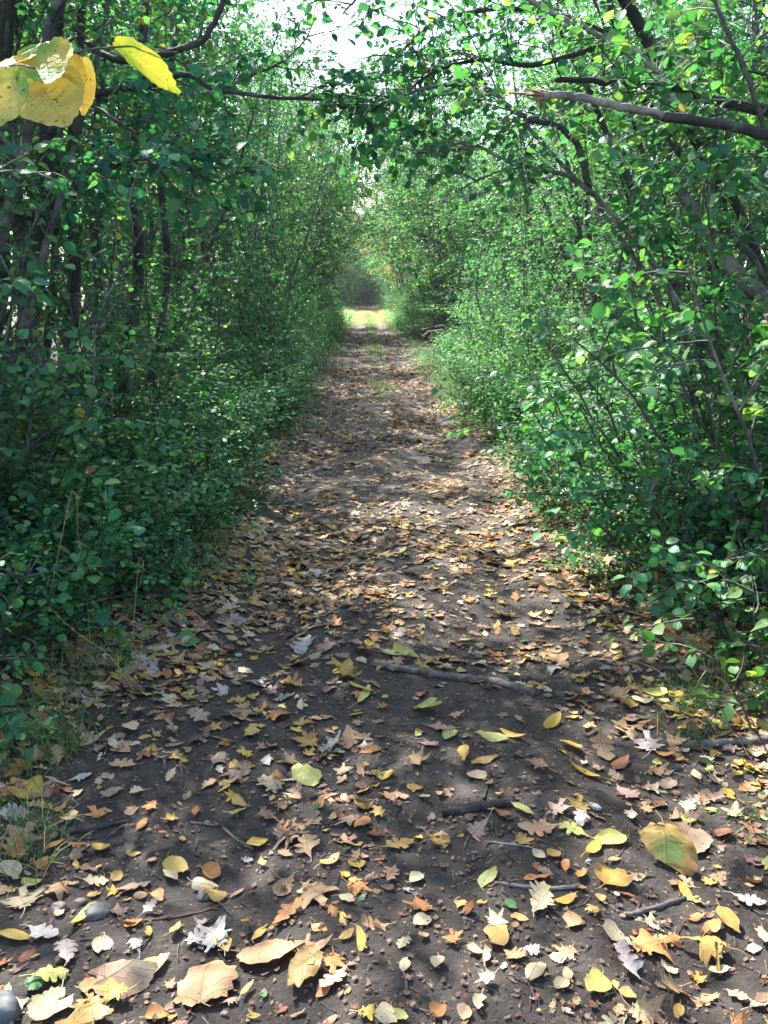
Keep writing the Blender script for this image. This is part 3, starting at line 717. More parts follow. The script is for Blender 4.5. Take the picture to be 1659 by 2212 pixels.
big_shrub(1.55, 2.95, .5, 309, 'small pale green clump above the arching grass at the right edge', leaf=.055, stems=6, tl=.22, ns=4, tint=(1.5, 1.3, .9))
big_shrub(-1.62, 3.35, .55, 310, 'small leafy clump around the tallest dry stalk on the left', leaf=.05, lean=.15, stems=8, tl=.24, ns=5)
big_shrub(-1.5, 2.75, .38, 311, 'nearest green clump at the left edge above the grass', leaf=.048, lean=.1, stems=8, tl=.2, ns=4)
big_shrub(-1.35, 4.3, .45, 312, 'green clump at the foot of the hooked dry stalk', leaf=.048, lean=.15, stems=8, tl=.22, ns=4)
big_shrub(-2.15, 4.6, 2.0, 305, 'dense green shrub in front of the dark trunks on the left', leaf=.055, lean=.25, tint=(.95, 1, 1.05))
big_shrub(-2.1, 3.6, .9, 306, 'low spreading shrub at the near left edge', leaf=.055, lean=.2, stems=8, tl=.32, ns=5, tint=(.95, 1, 1.0))

def dead_sapling(label, pts, seed, r=.009, key='bark_pale', n=9, tl=.28):
    rng = np.random.default_rng(seed); base = np.array(pts[0]); root = empty('dead_sapling', (base[0], base[1], float(H(base[0], base[1])))); b_ = np.array(root.location)
    tb = Tubes(); ln = limb(rng, tb, [np.asarray(p) - b_ for p in pts], r, r * .35, 6); tb.build('stem', M[key], root)
    for k in range(n):
        tb = Tubes()
        p, d = at_t(ln, rng.uniform(.3, .98)); br = walk(rng, p, side_dir(rng, d, rng.uniform(.5, 1.1)), tl * rng.uniform(.4, 1.3), 6, .16); tb.add(br, np.linspace(r * .38, .0009, 7), 4)
        for j in range(3):
            q_, qd = at_t(br, rng.uniform(.2, .9)); tb.add(walk(rng, q_, side_dir(rng, qd, .8), tl * rng.uniform(.15, .4), 4, .15), np.linspace(.0016, .0007, 5), 3)
        tb.build('branch', M[key], root)
    tag(root, label, 'sapling', 'bare dead saplings in the hedges')
dead_sapling('pale leafless twigs crossing in the dark hedge on the left', [gp(-1.75, 5.0), P(196, 860, 5.0), P(205, 720, 5.0), P(238, 630, 5.0)], 401, .008)
dead_sapling('bare pale twig leaning out above the left seedlings', [gp(-1.95, 4.6), P(120, 960, 4.7), P(88, 880, 4.7), P(70, 800, 4.7)], 402, .007)
dead_sapling('pale straight dead stem slanting down through the right hedge', [gp(2.5, 5.0), P(1600, 900, 5.0), P(1440, 610, 5.0), P(1330, 470, 5.0), P(1270, 390, 5.0)], 403, .011, n=6)
dead_sapling('bare brown sapling standing at the back of the right verge', [gp(1.78, 5.2), P(1330, 930, 5.3), P(1300, 860, 5.3), P(1270, 830, 5.3)], 404, .010, 'bark', 8, .22)
dead_sapling('thin grey leafless sapling in front of the right shrub', [gp(1.72, 4.9), P(1380, 960, 4.9), P(1420, 860, 4.9), P(1430, 700, 4.9)], 405, .006, n=10)
dead_sapling('grey dead twigs sticking up from the left hedge beyond the trunks', [gp(-1.9, 7.5), P(420, 660, 7.4), P(440, 560, 7.4), P(430, 470, 7.4)], 406, .009, 'bark', 10, .4)
# near twig with big yellow leaves, top left
def outline_round(n=40, w=.86, serr=.018, tipk=.16, notch=.07):
    th = np.linspace(0, 2 * math.pi, n, endpoint=False) - math.pi / 2          # starts at the base
    r = .5 * np.ones(n); x = w * r * np.cos(th); y = .5 + r * np.sin(th)
    k = np.exp(-((th - math.pi / 2) / .28) ** 2); y = y + tipk * k
    kb = np.exp(-(np.minimum(np.abs(th + math.pi / 2), np.abs(th - 3 * math.pi / 2)) / .25) ** 2); y = y + notch * kb
    s = 1 + serr * np.where(np.arange(n) % 2, 1, -1); return np.stack([x * s, .5 + (y - .5) * s], -1)
def outline_strip(stn, wid, fwd=None):
    stn = np.array(stn, float); wid = np.array(wid, float)
    L_ = np.stack([wid, stn], -1); R_ = np.stack([-wid, stn], -1)[::-1]
    return np.vstack([[(0, 0)], L_, [(0, 1)], R_])
def outline_oak(rng, n=4):
    t = []; w = []
    def sidep():
        t, w = [.05, .14], [.035, .06]
        n = int(rng.choice((3, 3, 4))); deep = rng.uniform(.13, .20); sp = .64 / n
        for i in range(n):
            c = .24 + i * sp + rng.uniform(-.015, .015); k = (.20, .30, .33, .24)[min(i + (4 - n), 3)] * rng.uniform(.85, 1.15)
            t += [c, c + .18 * sp, c + .5 * sp, c + .82 * sp, c + .92 * sp]; w += [deep * .8, k * .82, k, k * .86, deep]
        return t + [.90, .96], w + [.11, .07]
    (t1, w1), (t2, w2) = sidep(), sidep()
    return np.vstack([[(0, 0)], np.stack([w1, t1], -1), [(0, 1)], np.stack([-np.array(w2), t2], -1)[::-1]])
def outline_maple(rng, pointed=True):
    pts = []; lob = [(-2.55, .38), (-1.15, .62), (-.05, .80), (.0, 0)]
    A = [(-math.pi / 2 + .42, .36), (-.22, .50), (.55, .74), (math.pi / 2, .82), (math.pi - .55, .74), (math.pi + .22, .50), (math.pi * 1.5 - .42, .36)]
    for i, (a, r) in enumerate(A):
        r = r * rng.uniform(.9, 1.08)
        for da, k in ((-.20, .62), (-.11, .74), (-.09, .88), (0, 1.0), (.09, .88), (.11, .74), (.20, .62)):
            pts.append((math.cos(a + da) * r * k * .8, .32 + math.sin(a + da) * r * k * .82))
        if i < 6:
            a2 = (a + A[i + 1][0]) / 2; pts.append((math.cos(a2) * .26, .32 + math.sin(a2) * .28))
    pts.append((0.0, .10))
    return np.array(pts)
def blade(outl, rng, size, cup=.3, bend=.3, twist=.2, wave=.03, rings=(0.0, .5, .82, 1.0), hole=False):
    n = len(outl)
    yc = np.clip(outl[:, 1], .06, .94); mid = np.stack([np.zeros(n), .08 + .84 * (yc - .06) / .88], -1)
    V2 = np.vstack([mid + (outl - mid) * r for r in rings])
    x, y = V2[:, 0], V2[:, 1]
    ph = rng.uniform(0, 6.28, 4)
    z = cup * x * x * 2.2 + bend * (y - .5) ** 2 + twist * x * (y - .5) + wave * (np.sin(11 * y + 7 * x + ph[0]) + np.sin(17 * x - 6 * y + ph[1])) * (np.abs(x) * 2.2)
    z += .012 * np.sin(44 * (y - .75 * np.abs(x))) * (np.abs(x) > .03)
    V = np.stack([x, y - .5, z], -1)
    if bend > .5:                                        # roll strongly bent blades
        a = (y - .5) * bend * 1.6; V[:, 1] = np.sin(a) / (bend * 1.6); V[:, 2] = z * .4 + (1 - np.cos(a)) / (bend * 1.6)
    Q = []
    for r in range(len(rings) - 1):
        i = np.arange(n); j = (i + 1) % n
        Q.append(np.stack([r * n + i, r * n + j, (r + 1) * n + j, (r + 1) * n + i], -1))
    return V * size, np.vstack(Q), V2
OV = outline_strip((.06, .18, .32, .46, .6, .74, .86, .94), (.10, .21, .28, .30, .27, .20, .11, .05))
OVW = outline_strip((.05, .16, .3, .46, .62, .76, .88, .95), (.17, .32, .40, .41, .35, .25, .13, .06))
LONG = outline_strip((.08, .22, .38, .54, .7, .84, .94), (.07, .14, .18, .18, .14, .08, .035))

tw = empty('hanging_twig', tuple(P(-120, 175, 1.25)))
tag(tw, 'thin twig close overhead bearing large yellow leaves blotched with green', 'twig')
twb = np.array(tw.location)
tb = Tubes(); ln = smooth_line([p - twb for p in Pl((-120, 175, 1.25), (0, 152, 1.27), (90, 138, 1.30), (150, 116, 1.32), (210, 105, 1.34), (300, 100, 1.36), (345, 110, 1.37), (385, 113, 1.38))]); tb.add(ln, np.linspace(.0022, .0010, len(ln)), 6)
tb.add(smooth_line([p - twb for p in Pl((-60, 165, 1.26), (30, 140, 1.2), (75, 148, 1.18))], 3), .0012, 5)
tb.build('twig', M['stick'], tw)
def hang_leaf(base, tip, depth0, depth1, width, c1, c2, seed, face, cup=.25):
    """a leaf from base pixel to tip pixel, width as a share of its length"""
    rng = np.random.default_rng(seed); A = P(*base, depth0); B = P(*tip, depth1)
    L_ = np.linalg.norm(B - A); o2 = outline_round(44, width, .02, .12, .05)
    V, Q, V2 = blade(o2, rng, 1.0, cup, .15, .15, .018, (0, .3, .6, .85, 1))
    d = unit(B - A); nrm = unit(np.array(face, float) - d * (np.array(face) @ d)); xx = np.cross(d, nrm)
    W = A + L_ * (xx * V[:, :1] + d * (V[:, 1:2] + .5) + nrm * V[:, 2:3])
    nz = np.sin(V2[:, 0] * 6 + seed) + np.sin(V2[:, 1] * 7 + 1.3 * seed) + rng.normal(0, .25, len(V2))
    f = np.clip(nz * .6 + .45, 0, 1)[:, None]
    return mk('leaf', W - twb, [Q], np.array(c1) * (1 - f) + np.array(c2) * f, V2, [M['yellow']], parent=tw)
YL = (.50, .42, .09); YP = (.58, .50, .14); YG = (.16, .34, .05); YO = (.52, .39, .07)
hang_leaf((95, 92), (105, 178), 1.30, 1.26, .95, YL, YG, 1, -fw + .3 * upv)
hang_leaf((150, 112), (160, 210), 1.33, 1.34, .74, YL, YO, 2, -fw)
hang_leaf((70, 150), (140, 268), 1.31, 1.28, .95, YP, YP, 3, -fw + .2 * rt)
hang_leaf((-20, 150), (70, 128), 1.30, 1.27, .60, YL, YG, 4, -fw + upv)
hang_leaf((10, 140), (-25, 275), 1.20, 1.18, 1.0, YP, YG, 5, -fw)
hang_leaf((60, 148), (58, 232), 1.36, 1.36, .6, YO, YL, 6, -fw)
hang_leaf((180, 120), (182, 240), 1.42, 1.42, .45, YP, YO, 8, -fw)
hang_leaf((238, 88), (372, 196), 1.36, 1.40, .62, (.20, .36, .06), (.42, .46, .10), 7, -fw * .25 + upv * .6 - rt * .55, .5)

# ------------------------------------------------------------------ sticks, stones, log pile
landmarks = []
def stick(label, pts, r1, r2, key='stick', seed=0, name='fallen_stick', forks=(), lm=None, group=None, lift=.6):
    rng = np.random.default_rng(seed); W = [hit(*p) for p in pts]; base = W[0].copy()
    root = empty(name, tuple(base)); tb = Tubes()
    w = smooth_line(W, 5); w[:, 2] = [float(H(a, b_)) for a, b_ in w[:, :2]]
    w[:, 2] = np.convolve(np.pad(w[:, 2], 2, 'edge'), np.ones(5) / 5, 'valid') + r1 * lift
    w = w + rng.normal(0, r1 * .18, w.shape)
    tb.add(w - base, np.linspace(r1, r2, len(w)) * rng.uniform(.85, 1.15, len(w)), 8)
    if forks:
        for (i, p) in forks:
            e_ = hit(*p); s_ = w[min(len(w) - 1, int(i * (len(w) - 1)))]
            m_ = smooth_line([s_, (s_ + e_) / 2 + rng.normal(0, .004, 3) + [0, 0, r2], e_ + [0, 0, r2]], 4); tb.add(m_ - base, np.linspace(r2, r2 * .5, len(m_)), 6)
    o = mk(name, np.vstack(tb.V), [np.vstack(tb.Q)], np.vstack(tb.C), None, [M[key]])
    bpy.data.objects.remove(root); o.location = base
    tag(o, label, 'stick', group)
    if lm: landmarks.append((lm, w[len(w) // 2][:2]))
    return o
stick('longest and thickest stick, lying across the middle of the path', [(800, 1436), (880, 1450), (960, 1462), (1060, 1478), (1160, 1500)], .013, .022, 'stick', 1, lm='the long thick stick')
stick('dark rotten chunk of branch with bark peeling off on bare soil', [(955, 1762), (1010, 1752), (1060, 1744), (1112, 1734)], .012, .016, 'stick_dark', 2, name='rotten_branch', lm='the dark rotten branch')
stick('pale curved grey twig lying on the sunlit bare soil', [(1055, 1906), (1110, 1914), (1180, 1921), (1250, 1917)], .0045, .0055, 'bark_pale', 3, lm='the pale curved twig')
stick('straight grey stick pointing up right beside pale oak leaves', [(1350, 1980), (1420, 1962), (1482, 1942)], .0075, .0065, 'stick', 4, lm='the straight grey stick')
stick('weathered grey root running off to the right by the grass', [(1478, 1618), (1540, 1610), (1600, 1606), (1700, 1598)], .013, .018, 'stick', 5, name='exposed_root', lm='the grey root')
stick('black wet stick at the grassy left border', [(150, 1801), (200, 1795), (250, 1782), (278, 1778)], .007, .006, 'stick_dark', 6, lm='the black wet stick')
stick('short grey twig left of the angled twig on dark soil', [(412, 1779), (470, 1786)], .0042, .004, 'stick', 7, lm='the short grey twig')
stick('grey twig slanting down to the right towards a yellow leaf', [(482, 1787), (510, 1815), (548, 1836)], .0048, .004, 'stick', 8, lm='the slanting grey twig')
stick('curved reddish runner twig lying between stone and pale leaves', [(310, 1990), (370, 1984), (430, 1972), (475, 1958)], .003, .0028, 'wood', 9, lm='the reddish runner')
stick('thin pale twig lying just above the bright bare soil', [(1050, 1820), (1100, 1824), (1150, 1832)], .0035, .003, 'bark_pale', 10, lm='the thin pale twig')
stick('bent dark twig curling above the rotten branch', [(1054, 1660), (1056, 1690), (1046, 1728)], .0055, .005, 'stick_dark', 11, lm='the bent dark twig')
stick('thin grey twig left of the big yellow-green leaf', [(660, 1728), (700, 1716), (728, 1706)], .0045, .004, 'stick', 12, lm='the thin grey twig')
stick('short upright-lying twig on the dark soil left of centre', [(352, 1632), (357, 1665)], .005, .004, 'stick', 13)
stick('short dark twig lying lengthways, pointing at the camera', [(392, 1650), (395, 1700)], .004, .003, 'stick_dark', 14)
stick('thin stick with a knot along the far right leaves', [(1390, 1668), (1460, 1672), (1530, 1700)], .003, .002, 'stick', 15)
stick('dark twig crossing the lower right leaves', [(1530, 1830), (1565, 1870)], .0035, .003, 'stick_dark', 16)
stick('short dark twig near the bottom edge right of centre', [(876, 2105), (880, 2150)], .004, .0035, 'stick_dark', 17)
stick('dead branch lying under the shrubs on the right verge', [(1540, 1100), (1600, 1092), (1680, 1085)], .012, .010, 'bark_pale', 18, name='dead_branch')
stick('thin dark stick on the leaf litter below the seedlings on the right', [(1255, 1545), (1268, 1520), (1285, 1515)], .006, .004, 'stick_dark', 19)
stick('long thin stick just left of the path centre among brown leaves', [(220, 1640), (240, 1610), (300, 1585)], .0055, .004, 'stick_dark', 20)
rs = random.Random(9)
# many tiny twigs and crumbs: stuff
tb = Tubes(); rng = np.random.default_rng(12)
for k in range(1500):
    y = 1.5 + rng.random() ** 1.5 * 9; x = path_c(y) + rng.normal(0, 1.0); z = float(H(x, y)); a = rng.uniform(0, 6.28); l = rng.uniform(.02, .11)
    e = np.array([math.cos(a), math.sin(a), 0]); m_ = np.array([-e[1], e[0], 0]) * rng.normal(0, .01)
    pts = [np.array([x, y, z + .002]), np.array([x, y, z + .005]) + e * l / 2 + m_, np.array([x, y, 0]) + e * l]
    pts[2][2] = float(H(pts[2][0], pts[2][1])) + .003
    g_ = rng.uniform(.3, 1.5); tb.add(pts, rng.uniform(.0006, .0022), 4, (g_, g_ * .92, g_ * .85))
tag(tb.build('twig_litter', M['stick']), 'tiny broken twigs scattered over the soil', None, kind='stuff')

def stone(label, px, py, w, hgt, key, seed, name='stone', lm=None, sink=.55):
    rng = np.random.default_rng(seed); c = hit(px, py)
    import bmesh
    bm = bmesh.new(); bmesh.ops.create_icosphere(bm, subdivisions=4, radius=1.0)
    ph = rng.uniform(0, 6.28, 9)
    for v in bm.verts:
        p = v.co; k = 1 + .05 * math.sin(13 * p.x + 8 * p.y + ph[4]) * math.sin(11 * p.z + 5 * p.y + ph[5]) + .13 * math.sin(2.3 * p.x + ph[0]) + .12 * math.sin(3.1 * p.y + ph[1]) + .07 * math.sin(4.7 * p.z + 3 * p.x + ph[2]) + .03 * math.sin(9 * p.y + 6 * p.x + ph[3])
        v.co = Vector((p.x * w / 2 * k, p.y * w / 2 * .8 * k, p.z * hgt / 2 * k))
    for f in bm.faces: f.smooth = True
    me = bpy.data.meshes.new(name); bm.to_mesh(me); bm.free(); me.materials.append(M[key])
    o = bpy.data.objects.new(name, me); col.objects.link(o); o.location = (c[0], c[1], c[2] + hgt * (.5 - sink)); o.rotation_euler = (rng.uniform(-.15, .15), rng.uniform(-.15, .15), rng.uniform(0, 6.28))
    tag(o, label, 'stone')
    if lm: landmarks.append((lm, c[:2]))
    return o
stone('large rounded blue-grey stone in the near left corner', -14, 2185, .105, .07, 'stone_blue', 1, lm='the blue-grey corner stone')
stone('flat grey-green stone half sunk in soil on the left', 208, 1972, .082, .035, 'stone_green', 2, lm='the grey-green stone')
stone('small reddish-brown stone just above the grey-green one', 176, 1950, .04, .02, 'stone_brown', 3)
stone('dull brown stone between the cream leaf and grey-green stone', 128, 1962, .05, .03, 'stone_brown', 4)
stone('small pale pebble on the soil left of the curved twig', 1066, 1886, .025, .012, 'stone_pale', 5, name='pebble')
stone('pale half-buried pebble below the two oak leaves on the right', 1285, 1742, .05, .016, 'stone_pale', 6, name='pebble', lm='the pale half-buried pebble')
stone('tiny bluish pebble right of the orange maple leaf', 1005, 1985, .02, .012, 'stone_blue', 7, name='pebble')
stone('dull green stone poking out below the cream leaf left of centre', 440, 1937, .045, .03, 'stone_green', 8)
stone('pale pebble beside the pale branch at lower right', 1270, 1861, .018, .012, 'stone_pale', 9, name='pebble')
# soil crumbs
Vc = []; Qc = []; Cc = []; n = 0
cube = np.array([(-1, -1, -1), (1, -1, -1), (1, 1, -1), (-1, 1, -1), (-1, -1, 1), (1, -1, 1), (1, 1, 1), (-1, 1, 1)], float)
cq = np.array([(0, 3, 2, 1), (4, 5, 6, 7), (0, 1, 5, 4), (1, 2, 6, 5), (2, 3, 7, 6), (3, 0, 4, 7)])
for k in range(4500):
    y = 1.5 + rng.random() ** 1.6 * 5; x = path_c(y) + rng.normal(0, .85); s = .0010 + rng.random() ** 5 * .0042
    v = cube * s * rng.uniform(.4, 1, (8, 3)) ; a = rng.uniform(0, 6.28); v = v @ np.array([(math.cos(a), math.sin(a), 0), (-math.sin(a), math.cos(a), 0), (0, 0, .7)])
    Vc.append(v + [x, y, float(H(x, y)) + s * .3]); Qc.append(cq + n); n += 8
M['crumb'] = stone_mat('soil_crumb', (.025, .020, .018), (.060, .050, .045))
tag(mk('soil_crumbs', np.vstack(Vc), [np.vstack(Qc)], mats=[M['crumb']]), 'loose crumbs of dark soil and grit on the path', None, kind='stuff')

# brush pile far right
c0 = hit(905, 752); pile = empty('brush_pile', (c0[0] + .62, c0[1], float(H(c0[0], c0[1]))))
pile.scale = (.8, .8, .8)
tag(pile, 'dark heap of old logs and broken branches beside the path far ahead', 'brush pile')
rng = np.random.default_rng(31)
for k in range(9):
    tb = Tubes(); a = rng.uniform(-.5, .5); l = rng.uniform(.8, 2.0); p0 = np.array([rng.uniform(-.7, .2), rng.uniform(-.3, .5), .05 + .075 * k])
    tb.add(walk(rng, p0, (math.cos(a), math.sin(a), rng.uniform(-.1, .2)), l, 6, .06), rng.uniform(.04, .12), 8); tb.build('log', M['bark_dark' if k % 4 else 'bark'], pile)
for k in range(14):
    tb = Tubes(); a = rng.uniform(0, 6.28); tb.add(walk(rng, (rng.uniform(-.8, 1.0), rng.uniform(-.3, .5), rng.uniform(.1, .6)), (math.cos(a), .3 * math.sin(a), rng.uniform(-.1, .8)), rng.uniform(.5, 1.2), 6, .15), np.linspace(.02, .006, 7), 5); tb.build('branch', M['bark'], pile)

# ------------------------------------------------------------------ grass
def blades(rng, n, spread, h, wid=.003, lean=.6, seg=5, dry=.15, gc=(.05, .15, .04)):
    V = []; Q = []; C = []; U = []; b0 = 0
    for k in range(n):
        a = rng.uniform(0, 6.28); r = spread * math.sqrt(rng.random()); x0, y0 = r * math.cos(rng.uniform(0, 6.28)), r * math.sin(rng.uniform(0, 6.28))
        l = h * rng.uniform(.45, 1.15); ln_ = lean * rng.uniform(.3, 1.6); pts = []; d = unit(np.array([math.cos(a) * ln_ * .6, math.sin(a) * ln_ * .6, 1])); p = np.array([x0, y0, -.01])
        sd = np.array([-math.sin(a), math.cos(a), 0])
        c = np.array((.42, .30, .12)) if rng.random() < dry else np.array(gc) * rng.uniform(.7, 1.5)
        for i in range(seg + 1):
            w = wid * (1 - (i / seg) ** 1.6 * .92) * .5
            V += [p - sd * w, p + sd * w]; C += [c, c]; U += [(.1, i / seg), (.1, i / seg)]
            d = unit(d + np.array([math.cos(a), math.sin(a), -.75]) * ln_ * .32); p = p + d * l / seg
            p[2] = max(p[2], .004)
        for i in range(seg): j = b0 + 2 * i; Q.append((j, j + 1, j + 3, j + 2))
        b0 += 2 * (seg + 1)
    return np.array(V), np.array(Q), np.array(C), np.array(U, float)
def tuft(label, px, py, n, spread, h, seed, lean=.7, dry=.12, wid=.0035):
    c = hit(px, py); V, Q, C, U = blades(np.random.default_rng(seed), n, spread, h, wid, lean, 6, dry)
    o = mk('grass_tuft', V, [Q], C, U, [M['grass']]); o.location = c; tag(o, label, 'grass tuft', 'grass tufts on the verges'); landmarks.append(('the ' + label.split(',')[0], c[:2]))
tuft('thick green tuft of long grass, on the near left verge above the big cream leaf', 120, 1590, 150, .16, .30, 1)
tuft('fine tuft of dark green grass, behind the near left clump', 250, 1440, 90, .12, .24, 2)
tuft('sparse tuft of bent grass, at the left edge above the black stick', 60, 1790, 40, .10, .20, 3)
tuft('bright arching tuft of grass, at the right edge beneath the green shrub', 1570, 1530, 110, .14, .28, 4, .9)
tuft('spiky tuft with bleached blades, on the right verge among orange leaves', 1340, 1250, 60, .10, .20, 5, .9, .45)
tuft('thin grass tuft, hanging in at the lower right edge', 1640, 1770, 26, .06, .18, 6, .9)
tuft('small green grass tuft, at the foot of the left seedlings further on', 440, 1170, 60, .15, .22, 7)
tuft('wispy grass tuft, left of the long tan leaves on the left', 130, 1420, 60, .15, .28, 8, .6, .35)
tuft('short tuft of grass, right of the bright arching one', 1480, 1500, 45, .10, .18, 9, .9, .3)
def grass_field(name, label, spots, h, n, wid=.006, dry=.14, gc=(.05, .15, .04)):
    rng = np.random.default_rng(44); Vs = []; Qs = []; Cs = []; Us = []; nn = 0
    base = [blades(np.random.default_rng(60 + i), n, .20, h, wid, .6, 4, dry, gc) for i in range(4)]
    for k, (x, y, s) in enumerate(spots):
        V, Q, C, U = base[k % 4]; a = rng.uniform(0, 6.28)
        W = V * s; W = np.stack([W[:, 0] * math.cos(a) - W[:, 1] * math.sin(a) + x, W[:, 0] * math.sin(a) + W[:, 1] * math.cos(a) + y, W[:, 2] + float(H(x, y))], -1)
        Vs.append(W); Qs.append(Q + nn); Cs.append(C * rng.uniform(.8, 1.3)); Us.append(U); nn += len(V)
    tag(mk(name, np.vstack(Vs), [np.vstack(Qs)], np.vstack(Cs), np.vstack(Us), [M['grass']]), label, None, kind='stuff')
rng = np.random.default_rng(21); spots = []
for k in range(420):                                   # centre strip, starts thin
    y = 13 + rng.random() * 55; d = (y - 13) / 55
    if rng.random() > .12 + d * 1.2 and not (14 < y < 17 or 24 < y < 27): continue
    spots.append((path_c(y) + .05 + rng.normal(0, .12 + .05 * d), y, .5 + .9 * d))
for k in range(60):
    h_ = hit(rng.uniform(-40, 260) if k < 45 else rng.uniform(1420, 1680), rng.uniform(1430, 1880) if k < 45 else rng.uniform(1400, 1600))
    if k < 45 and to_px(h_)[0] > 250 - (to_px(h_)[1] - 1430) * .42: continue
    spots.append((h_[0], h_[1], rng.uniform(.3, .6)))
for k in range(900):
    y = 5 + rng.random() ** 1.1 * 90; side = rng.choice((-1, 1)); spots.append((path_c(y) + side * (float(path_hw(y)) + .05 + rng.random() ** 1.5 * (.6 + 2.2 * (y > 45))), y, rng.uniform(.5, 1.1) * (1 + .9 * (y > 40))))
grass_field('verge_grass', 'green grass along the path edges and between the far wheel tracks', spots, .20, 44)
for k in range(0): pass

spots = []
for k in range(900):
    y = rng.uniform(51, 76); x = path_c(y) + rng.uniform(-3.5, 2.6)
    if abs(abs(x - path_c(y)) - .75) < .22 and rng.random() < .7: continue
    spots.append((x, y, rng.uniform(.7, 1.5)))
grass_field('sun_painted_grass', 'grass with sunshine painted into its pale colour, in the clearing far down the path', spots, .22, 40, .010, .18, (.38, .50, .24))  # blade colour lifted so the clearing reads as strong sun
# dry bent stalks on the left
def stalk(label, pts, seed, r=.0022, name='dry_grass_stalk'):
    base = hit(*pts[0]); dd = to_px(base)[2]; root_pts = [base - [0, 0, .02]] + [P(px, py, dd + dz) for (px, py, dz) in pts[1:]] if False else None
    tb = Tubes(); W = [base - np.array([0, 0, .02])] + [P(p[0], p[1], dd + (p[2] if len(p) > 2 else 0)) for p in pts[1:]]
    w = smooth_line(W, 4); tb.add(w - base, np.linspace(r, r * .4, len(w)), 5)
    o = tb.build(name, M['stalk']); o.location = base; tag(o, label, 'grass stalk', 'dry grass stalks on the left verge'); return o
stalk('tallest dry stalk, bent over sharply at its tip, left verge', [(88, 1420), (100, 1330), (125, 1200), (152, 1072), (158, 1062), (166, 1080), (168, 1150), (180, 1210)], 1)
stalk('shorter dry stalk with a hooked tip, right of the tallest', [(285, 1400), (292, 1300), (300, 1215), (305, 1206), (310, 1222), (300, 1270)], 2)
stalk('long orange-brown stalk arching low over the left verge', [(98, 1400), (60, 1330), (110, 1315), (200, 1300), (240, 1290)], 3)
stalk('pale dry stalk slanting down to the right over the litter', [(300, 1500), (240, 1420), (170, 1370), (105, 1312)], 4)
stalk('thin upright brown stalk holding a yellow leaf', [(195, 1400), (190, 1320), (180, 1240), (180, 1160)], 5)
# purple asters
def aster(px, py, dep, label):
    t = P(px, py, dep); bx = np.array([t[0] + .05, t[1] + .05, 0]); bx[2] = float(H(bx[0], bx[1]))
    root = empty('purple_aster', tuple(bx)); tb = Tubes(); rng = np.random.default_rng(int(px)); tb.add(smooth_line([np.zeros(3), (t - bx) / 2 + [.02, 0, .03], t - bx]), .0025, 5); tb.build('stem', M['bark'], root)
    V = []; Q = []; C = []; n = 0
    for f in range(9):
        c = t - bx + rng.normal(0, .016, 3) * [1.3, 1, .8]
        for k in range(12):
            a = k / 12 * 6.28; e = np.array([math.cos(a), math.sin(a) * .6 - .3, math.sin(a) * .8]) * .013; s = np.array([-math.sin(a), 0, math.cos(a)]) * .0022
            V += [c - s * .5, c + s * .5, c + e + s, c + e - s]; C += [(.30, .26, .55)] * 4; Q.append((n, n + 1, n + 2, n + 3)); n += 4
    mk('flower_head', np.array(V), [np.array(Q)], np.array(C), np.zeros((len(V), 2)), [M['yellow']], parent=root)
    LV = Leaves(); ln2 = smooth_line([np.zeros(3), (t - bx) / 2 + [.02, 0, .03], t - bx]); leafy(rng, LV, ln2, .02, .045); finish_leaves(rng, LV, NARROW, 'foliage', M['low'], root)
    tag(root, label, 'flower')
aster(1372, 1052, 5.2, 'wild aster with a fuller cluster of mauve flowers on the right verge')
aster(1332, 1046, 5.4, 'smaller mauve wild aster just left of the fuller one')

# ------------------------------------------------------------------ fallen leaves
PAL = {'yellow': (.56, .39, .07), 'golden': (.46, .29, .08), 'orange': (.46, .21, .07), 'tan': (.44, .28, .15), 'cream': (.54, .44, .27), 'brown': (.17, .10, .068),
       'pale grey': (.46, .41, .36), 'yellow-green': (.46, .45, .13), 'green': (.07, .20, .06), 'rusty': (.27, .11, .055), 'dull pink': (.34, .22, .18), 'pale brown': (.33, .23, .155)}
SH = {'oak': 'oak_leaf', 'maple': 'maple_leaf', 'oval': 'oval_leaf', 'long': 'narrow_leaf', 'round': 'round_leaf'}
def outline_for(kind, rng):
    if kind == 'oak': return outline_oak(rng)
    if kind == 'maple': return outline_maple(rng)
    if kind == 'round': return outline_round(36, .9, .018, .12, .05)
    if kind == 'long': return LONG
    return OVW if rng.random() < .45 else OV
def roughen(o2, rng):
    n = len(o2); o2 = o2.copy(); c = np.array([0, .5])
    o2[:, 0] *= rng.uniform(.78, 1.2)
    o2 = c + (o2 - c) * (1 + rng.normal(0, .035, (n, 1)))
    if rng.random() < .38:
        for _ in range(rng.integers(1, 3)):
            k = rng.integers(0, n); w_ = rng.integers(1, max(2, n // 8)); f_ = rng.uniform(.35, .75)
            for j in range(-w_, w_ + 1): o2[(k + j) % n] = c + (o2[(k + j) % n] - c) * (f_ + (1 - f_) * (abs(j) / (w_ + 1)) ** 1.5)
    o2[:, 0] += rng.normal(0, .10) * (o2[:, 1] - .1) ** 2 * 2
    return o2
